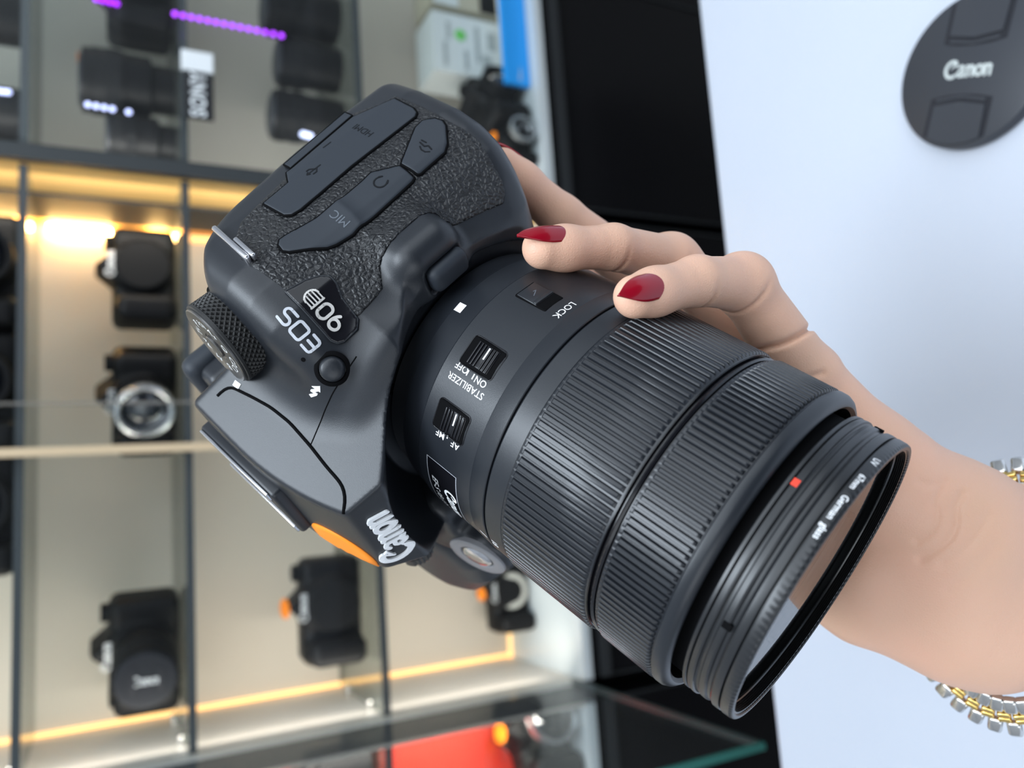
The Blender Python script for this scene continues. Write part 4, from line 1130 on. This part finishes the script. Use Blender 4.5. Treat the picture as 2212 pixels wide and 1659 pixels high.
standing_lens('middle of three dark lenses in a row behind the held camera', 700, 150, 1.04, ZS[2] + g, 33, 82, False, False, bands=2)
standing_lens('dark lens closest to the held camera body, with bluish reflections over it', 690, 262, 1.04, ZS[2] + g, 33, 92, False, False, bands=2)
standing_lens('dark lens in the top left corner of the photo', 28, 38, 1.04, ZS[0] + g, 36, 90, False, False)
standing_lens('dark lens by the left edge with bluish white reflections over it', 28, 252, 1.04, ZS[0] + g, 34, 92, False, False)

# sign on the shelf edge
sg = empty('brand_sign', 'small black shelf sign with white letters and a white end block', 'sign', (0, 0, 0)); s0 = atY(430, 258, .937); s1 = atY(430, 114, .937)
sg.location = ((s0[0] + s1[0]) / 2, .937, s0[2]); wS = s1[0] - s0[0]; hS = .033
m_signb = mat('sign_black', (.012, .013, .015), .4); m_signw = mat('sign_white', (.80, .83, .84), .5)
MB().bbox((-wS * .15, 0, 0), (wS * .35, .002, hS / 2), .0008).build('sign_plate', m_signb, sg)
MB().bbox((wS * .35, -.0005, .001), (wS * .15, .0025, hS / 2 + .001), .0008).build('sign_block', m_signw, sg)
V, F = glyphs('SONY', .0235, bold=.0006, space=1.1)
mesh_obj('sign_lettering', [(x * .82 - wS * .15, -.0028, y) for x, y in V], F, m_signw, sg)

# boxes and cards on the white plinth of the grey cabinet
m_wbox = mat('white_carton', (.72, .75, .74), .5); m_grn = mat('green_print', (.16, .62, .12), .5); m_gpr = mat('grey_print', (.40, .43, .43), .5)
m_bbox = mat('beige_carton', (.52, .47, .36), .55); m_blue = mat('blue_card', (.012, .38, 1.0), .45); m_cream = mat('cream_tube', (.80, .74, .62), .5)
z0 = ZS[3] + .0005
a = atY(965, 182, 1.07); b = atY(965, 58, 1.07); w = b[0] - a[0]
bx = empty('carton', 'white printed carton with a green dot on the plinth of the grey cabinet', 'box', ((a[0] + b[0]) / 2, 1.07, z0))
H_ = .125
MB().bbox((0, 0, H_ / 2), (w / 2, .035, H_ / 2), .001).build('carton_body', m_wbox, bx)
MB().lathe([(0, .0001), (0, .009), (.0008, .009), (.0008, .0001)], 24, (w * .16, -.0352, H_ * .64), (0, -1, 0)).build('green_dot', m_grn, bx)
pm = MB()
for i, (u, v, hw, hh) in enumerate([(-.2, .85, .2, .012), (.05, .42, .3, .014), (-.22, .3, .12, .03), (.15, .22, .15, .03), (.2, .8, .14, .012), (-.25, .58, .16, .012)]): pm.box((u * w, -.0356, v * H_), (hw * w, .0004, hh * H_ * 2.0))
pm.build('carton_print', m_gpr, bx)
a = atY(960, 42, 1.08); b = atY(960, -70, 1.08); w = b[0] - a[0]
bb = empty('carton', 'beige carton beside the white one at the top edge of the photo', 'box', ((a[0] + b[0]) / 2, 1.08, z0))
MB().bbox((0, 0, .06), (w / 2, .034, .06), .001).build('carton_body', m_bbox, bb)
MB().box((0, -.0345, .095), (w / 2 * .96, .0006, .02)).build('carton_panel', m_wbox, bb)
MB().box((0, -.0345, .02), (w / 2 * .96, .0006, .018)).build('carton_panel', m_b1, bb)
a = atY(1092, 178, .972); b = atY(1092, -120, .972); w = b[0] - a[0]
bl = empty('card', 'bright blue leaflet card with white script standing at the plinth front', 'card', ((a[0] + b[0]) / 2, .975, z0))
MB().bbox((0, 0, .0205), (w / 2, .004, .0205), .0008).build('card_body', m_blue, bl)
V, F = ribbon([[(0, 0), (1.2, 1.6), (1.6, 0), (2.6, 1.2), (3, .1), (4, .9), (4.4, .1), (6, .5)]], .4)
mesh_obj('card_script', [(-w / 2 + .006 + x * .0035, -.0045, .014 + y * .0035) for x, y in V], F, m_wht, bl)
a = atY(1045, 198, 1.0); b = atY(1045, -60, 1.0)
cr = empty('cardboard_tube', 'cream rolled tube lying behind the blue card', 'tube', ((a[0] + b[0]) / 2, 1.0, z0))
w = (b[0] - a[0]) / 2
MB().lathe([(-w, .0001), (-w + .004, .011), (w - .002, .0155), (w, .0001)], 32, (0, 0, .0162), (1, 0, 0)).build('tube_body', m_cream, cr, True, 40)
MB().lathe([(w - .02, .0158), (w - .008, .0158)], 32, (0, 0, .0162), (1, 0, 0)).build('tube_band', m_bbox, cr)
# slim boxed accessory with a warm glow beside it
# red boxes in the left cabinet
m_redb = mat('red_carton', (.85, .045, .022), .4); m_redd = mat('dark_red_panel', (.16, .012, .008), .4)
for k, (pxx, z, h_, wd, lab) in enumerate([(950, ZS[3] + .0005, .245, .19, 'large bright red box behind the open glass door'),
                                           (600, ZS[2] + g, .10, .2, 'red box behind a dark camera at the bottom edge of the photo')]):
    bxr = empty('red_box', lab, 'box', (XA0 - .043 - wd / 2, 1.112, z))
    MB().bbox((0, 0, h_ / 2), (wd / 2, .04, h_ / 2), .0015).build('box_body', m_redb, bxr)
    MB().box((0, -.0405, h_ * .12), (wd / 2 * .98, .0006, h_ * .08)).build('box_band', m_redd, bxr)

# glowing dots on an added wire stand in for lights reflected in the glass
def reflected_lights(label, p0, p1, n, col, st, r, Y=.936, gaps=()):
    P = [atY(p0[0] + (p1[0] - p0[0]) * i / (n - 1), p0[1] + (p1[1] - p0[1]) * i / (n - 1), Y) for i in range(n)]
    root = empty('reflected_lights', label, 'light reflection', tuple(P[0]))
    m = emis('reflected_glow', col, st)
    b = MB().tube([q + np.array([0, .004, 0]) for q in P], .0004, 6); part(b, 'added_wire', m_gap, root)
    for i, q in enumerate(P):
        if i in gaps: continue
        part(MB().lathe([(-r, .0001), (-r * .8, r * .6), (0, r), (r * .8, r * .6), (r, .0001)], 14, q, (0, 0, 1)), 'reflection_dot', m, root, True)
reflected_lights('row of purple light reflections across the glass of the grey cabinet', (378, 30), (608, 77), 14, (.42, .05, 1.0), 2.2, .0030)
reflected_lights('short row of purple light reflections at the top edge of the photo', (208, -2), (252, 8), 4, (.40, .02, 1.0), 2.0, .0030)
reflected_lights('short row of bluish white light reflections low on the tall lens by the sign', (190, 226), (278, 242), 6, (.55, .62, 1.0), 2.2, .0030, gaps=(4,))
reflected_lights('pair of bluish white light reflections at the left edge of the photo', (-2, 197), (18, 199), 3, (.55, .62, 1.0), 2.2, .0030)
reflected_lights('pair of bluish white light reflections at the corner of the held camera', (655, 290), (670, 294), 3, (.62, .70, 1.0), 2.6, .0036)
# ------------------------------------------------------------------ room shell
m_floor = mat('dark_shop_floor', (.10, .095, .09), .35, vary=(2, .15))
m_wall = mat('pale_wall', (.62, .63, .65), .7)
def struct(name, b, m):
    o = b.build(name, m); o['kind'] = 'structure'; return o
struct('floor', MB().box((.2, -.4, -.02), (2.6, 2.2, .02)), m_floor)
struct('wall_back', MB().box((.2, 1.22, 1.35), (2.6, .04, 1.35)), m_wall)
struct('wall_left', MB().box((-2.44, -.4, 1.35), (.04, 2.2, 1.35)), m_wall)
m_wallf = mat('darkened_front_wall', (.07, .072, .078), .7)  # unseen front wall, painted dark so the held camera reflects less light
struct('wall_front', MB().box((.2, -2.64, 1.35), (2.6, .04, 1.35)), m_wallf)
struct('wall_right', MB().box((2.84, -.4, 1.35), (.04, 2.2, 1.35)), m_wall)
# ------------------------------------------------------------------ camera, light
cd = bpy.data.cameras.new('camera'); co = bpy.data.objects.new('camera', cd); COL.objects.link(co)
mw = Matrix.Identity(4)
for i in range(3):
    mw[i][0], mw[i][1], mw[i][2], mw[i][3] = RGT[i], UPV[i], -FWD[i], CAM[i]
co.matrix_world = mw
cd.sensor_fit = 'HORIZONTAL'; cd.sensor_width = 36.0; cd.lens = FPX / 2212 * 36.0
cd.clip_start = .01; cd.clip_end = 50
cd.shift_x = 0; cd.shift_y = 0
cd.dof.use_dof = True; cd.dof.focus_distance = .19; cd.dof.aperture_fstop = 11.5
SC.camera = co
W = bpy.data.worlds.new('world'); SC.world = W; W.use_nodes = True
bg = W.node_tree.nodes['Background']; bg.inputs[0].default_value = (.78, .88, 1.0, 1); bg.inputs[1].default_value = WORLD_S
def area(name, loc, target, size, power, col, sy=None):
    l = bpy.data.lights.new(name, 'AREA'); l.energy = power; l.color = col; l.shape = 'RECTANGLE'; l.size = size; l.size_y = sy or size
    o = bpy.data.objects.new(name, l); COL.objects.link(o); o.location = loc
    d = Vector(target) - Vector(loc); o.rotation_euler = d.to_track_quat('-Z', 'Y').to_euler(); return o
area('overhead_light', (.08, .05, 2.75), (.05, .15, 1.0), .9, 30, (.80, .90, 1.0), .6)
area('overhead_light', (.5, -.9, 2.75), (.1, .1, 1.0), 2.2, 26, (.84, .92, 1.0), 1.4)  # unseen soft fill, added to even the shading on counter and hand
area('shop_window', (1.9, -1.3, 1.9), (.1, .3, 1.0), 1.8, 22, (.84, .92, 1.0))
area('side_window', (-1.9, -1.5, 1.5), (.0, .2, 1.0), 1.6, 18, (.88, .94, 1.0))
SC.view_settings.view_transform = 'Standard'
SC.view_settings.look = 'None'
SC.view_settings.exposure = 0.0
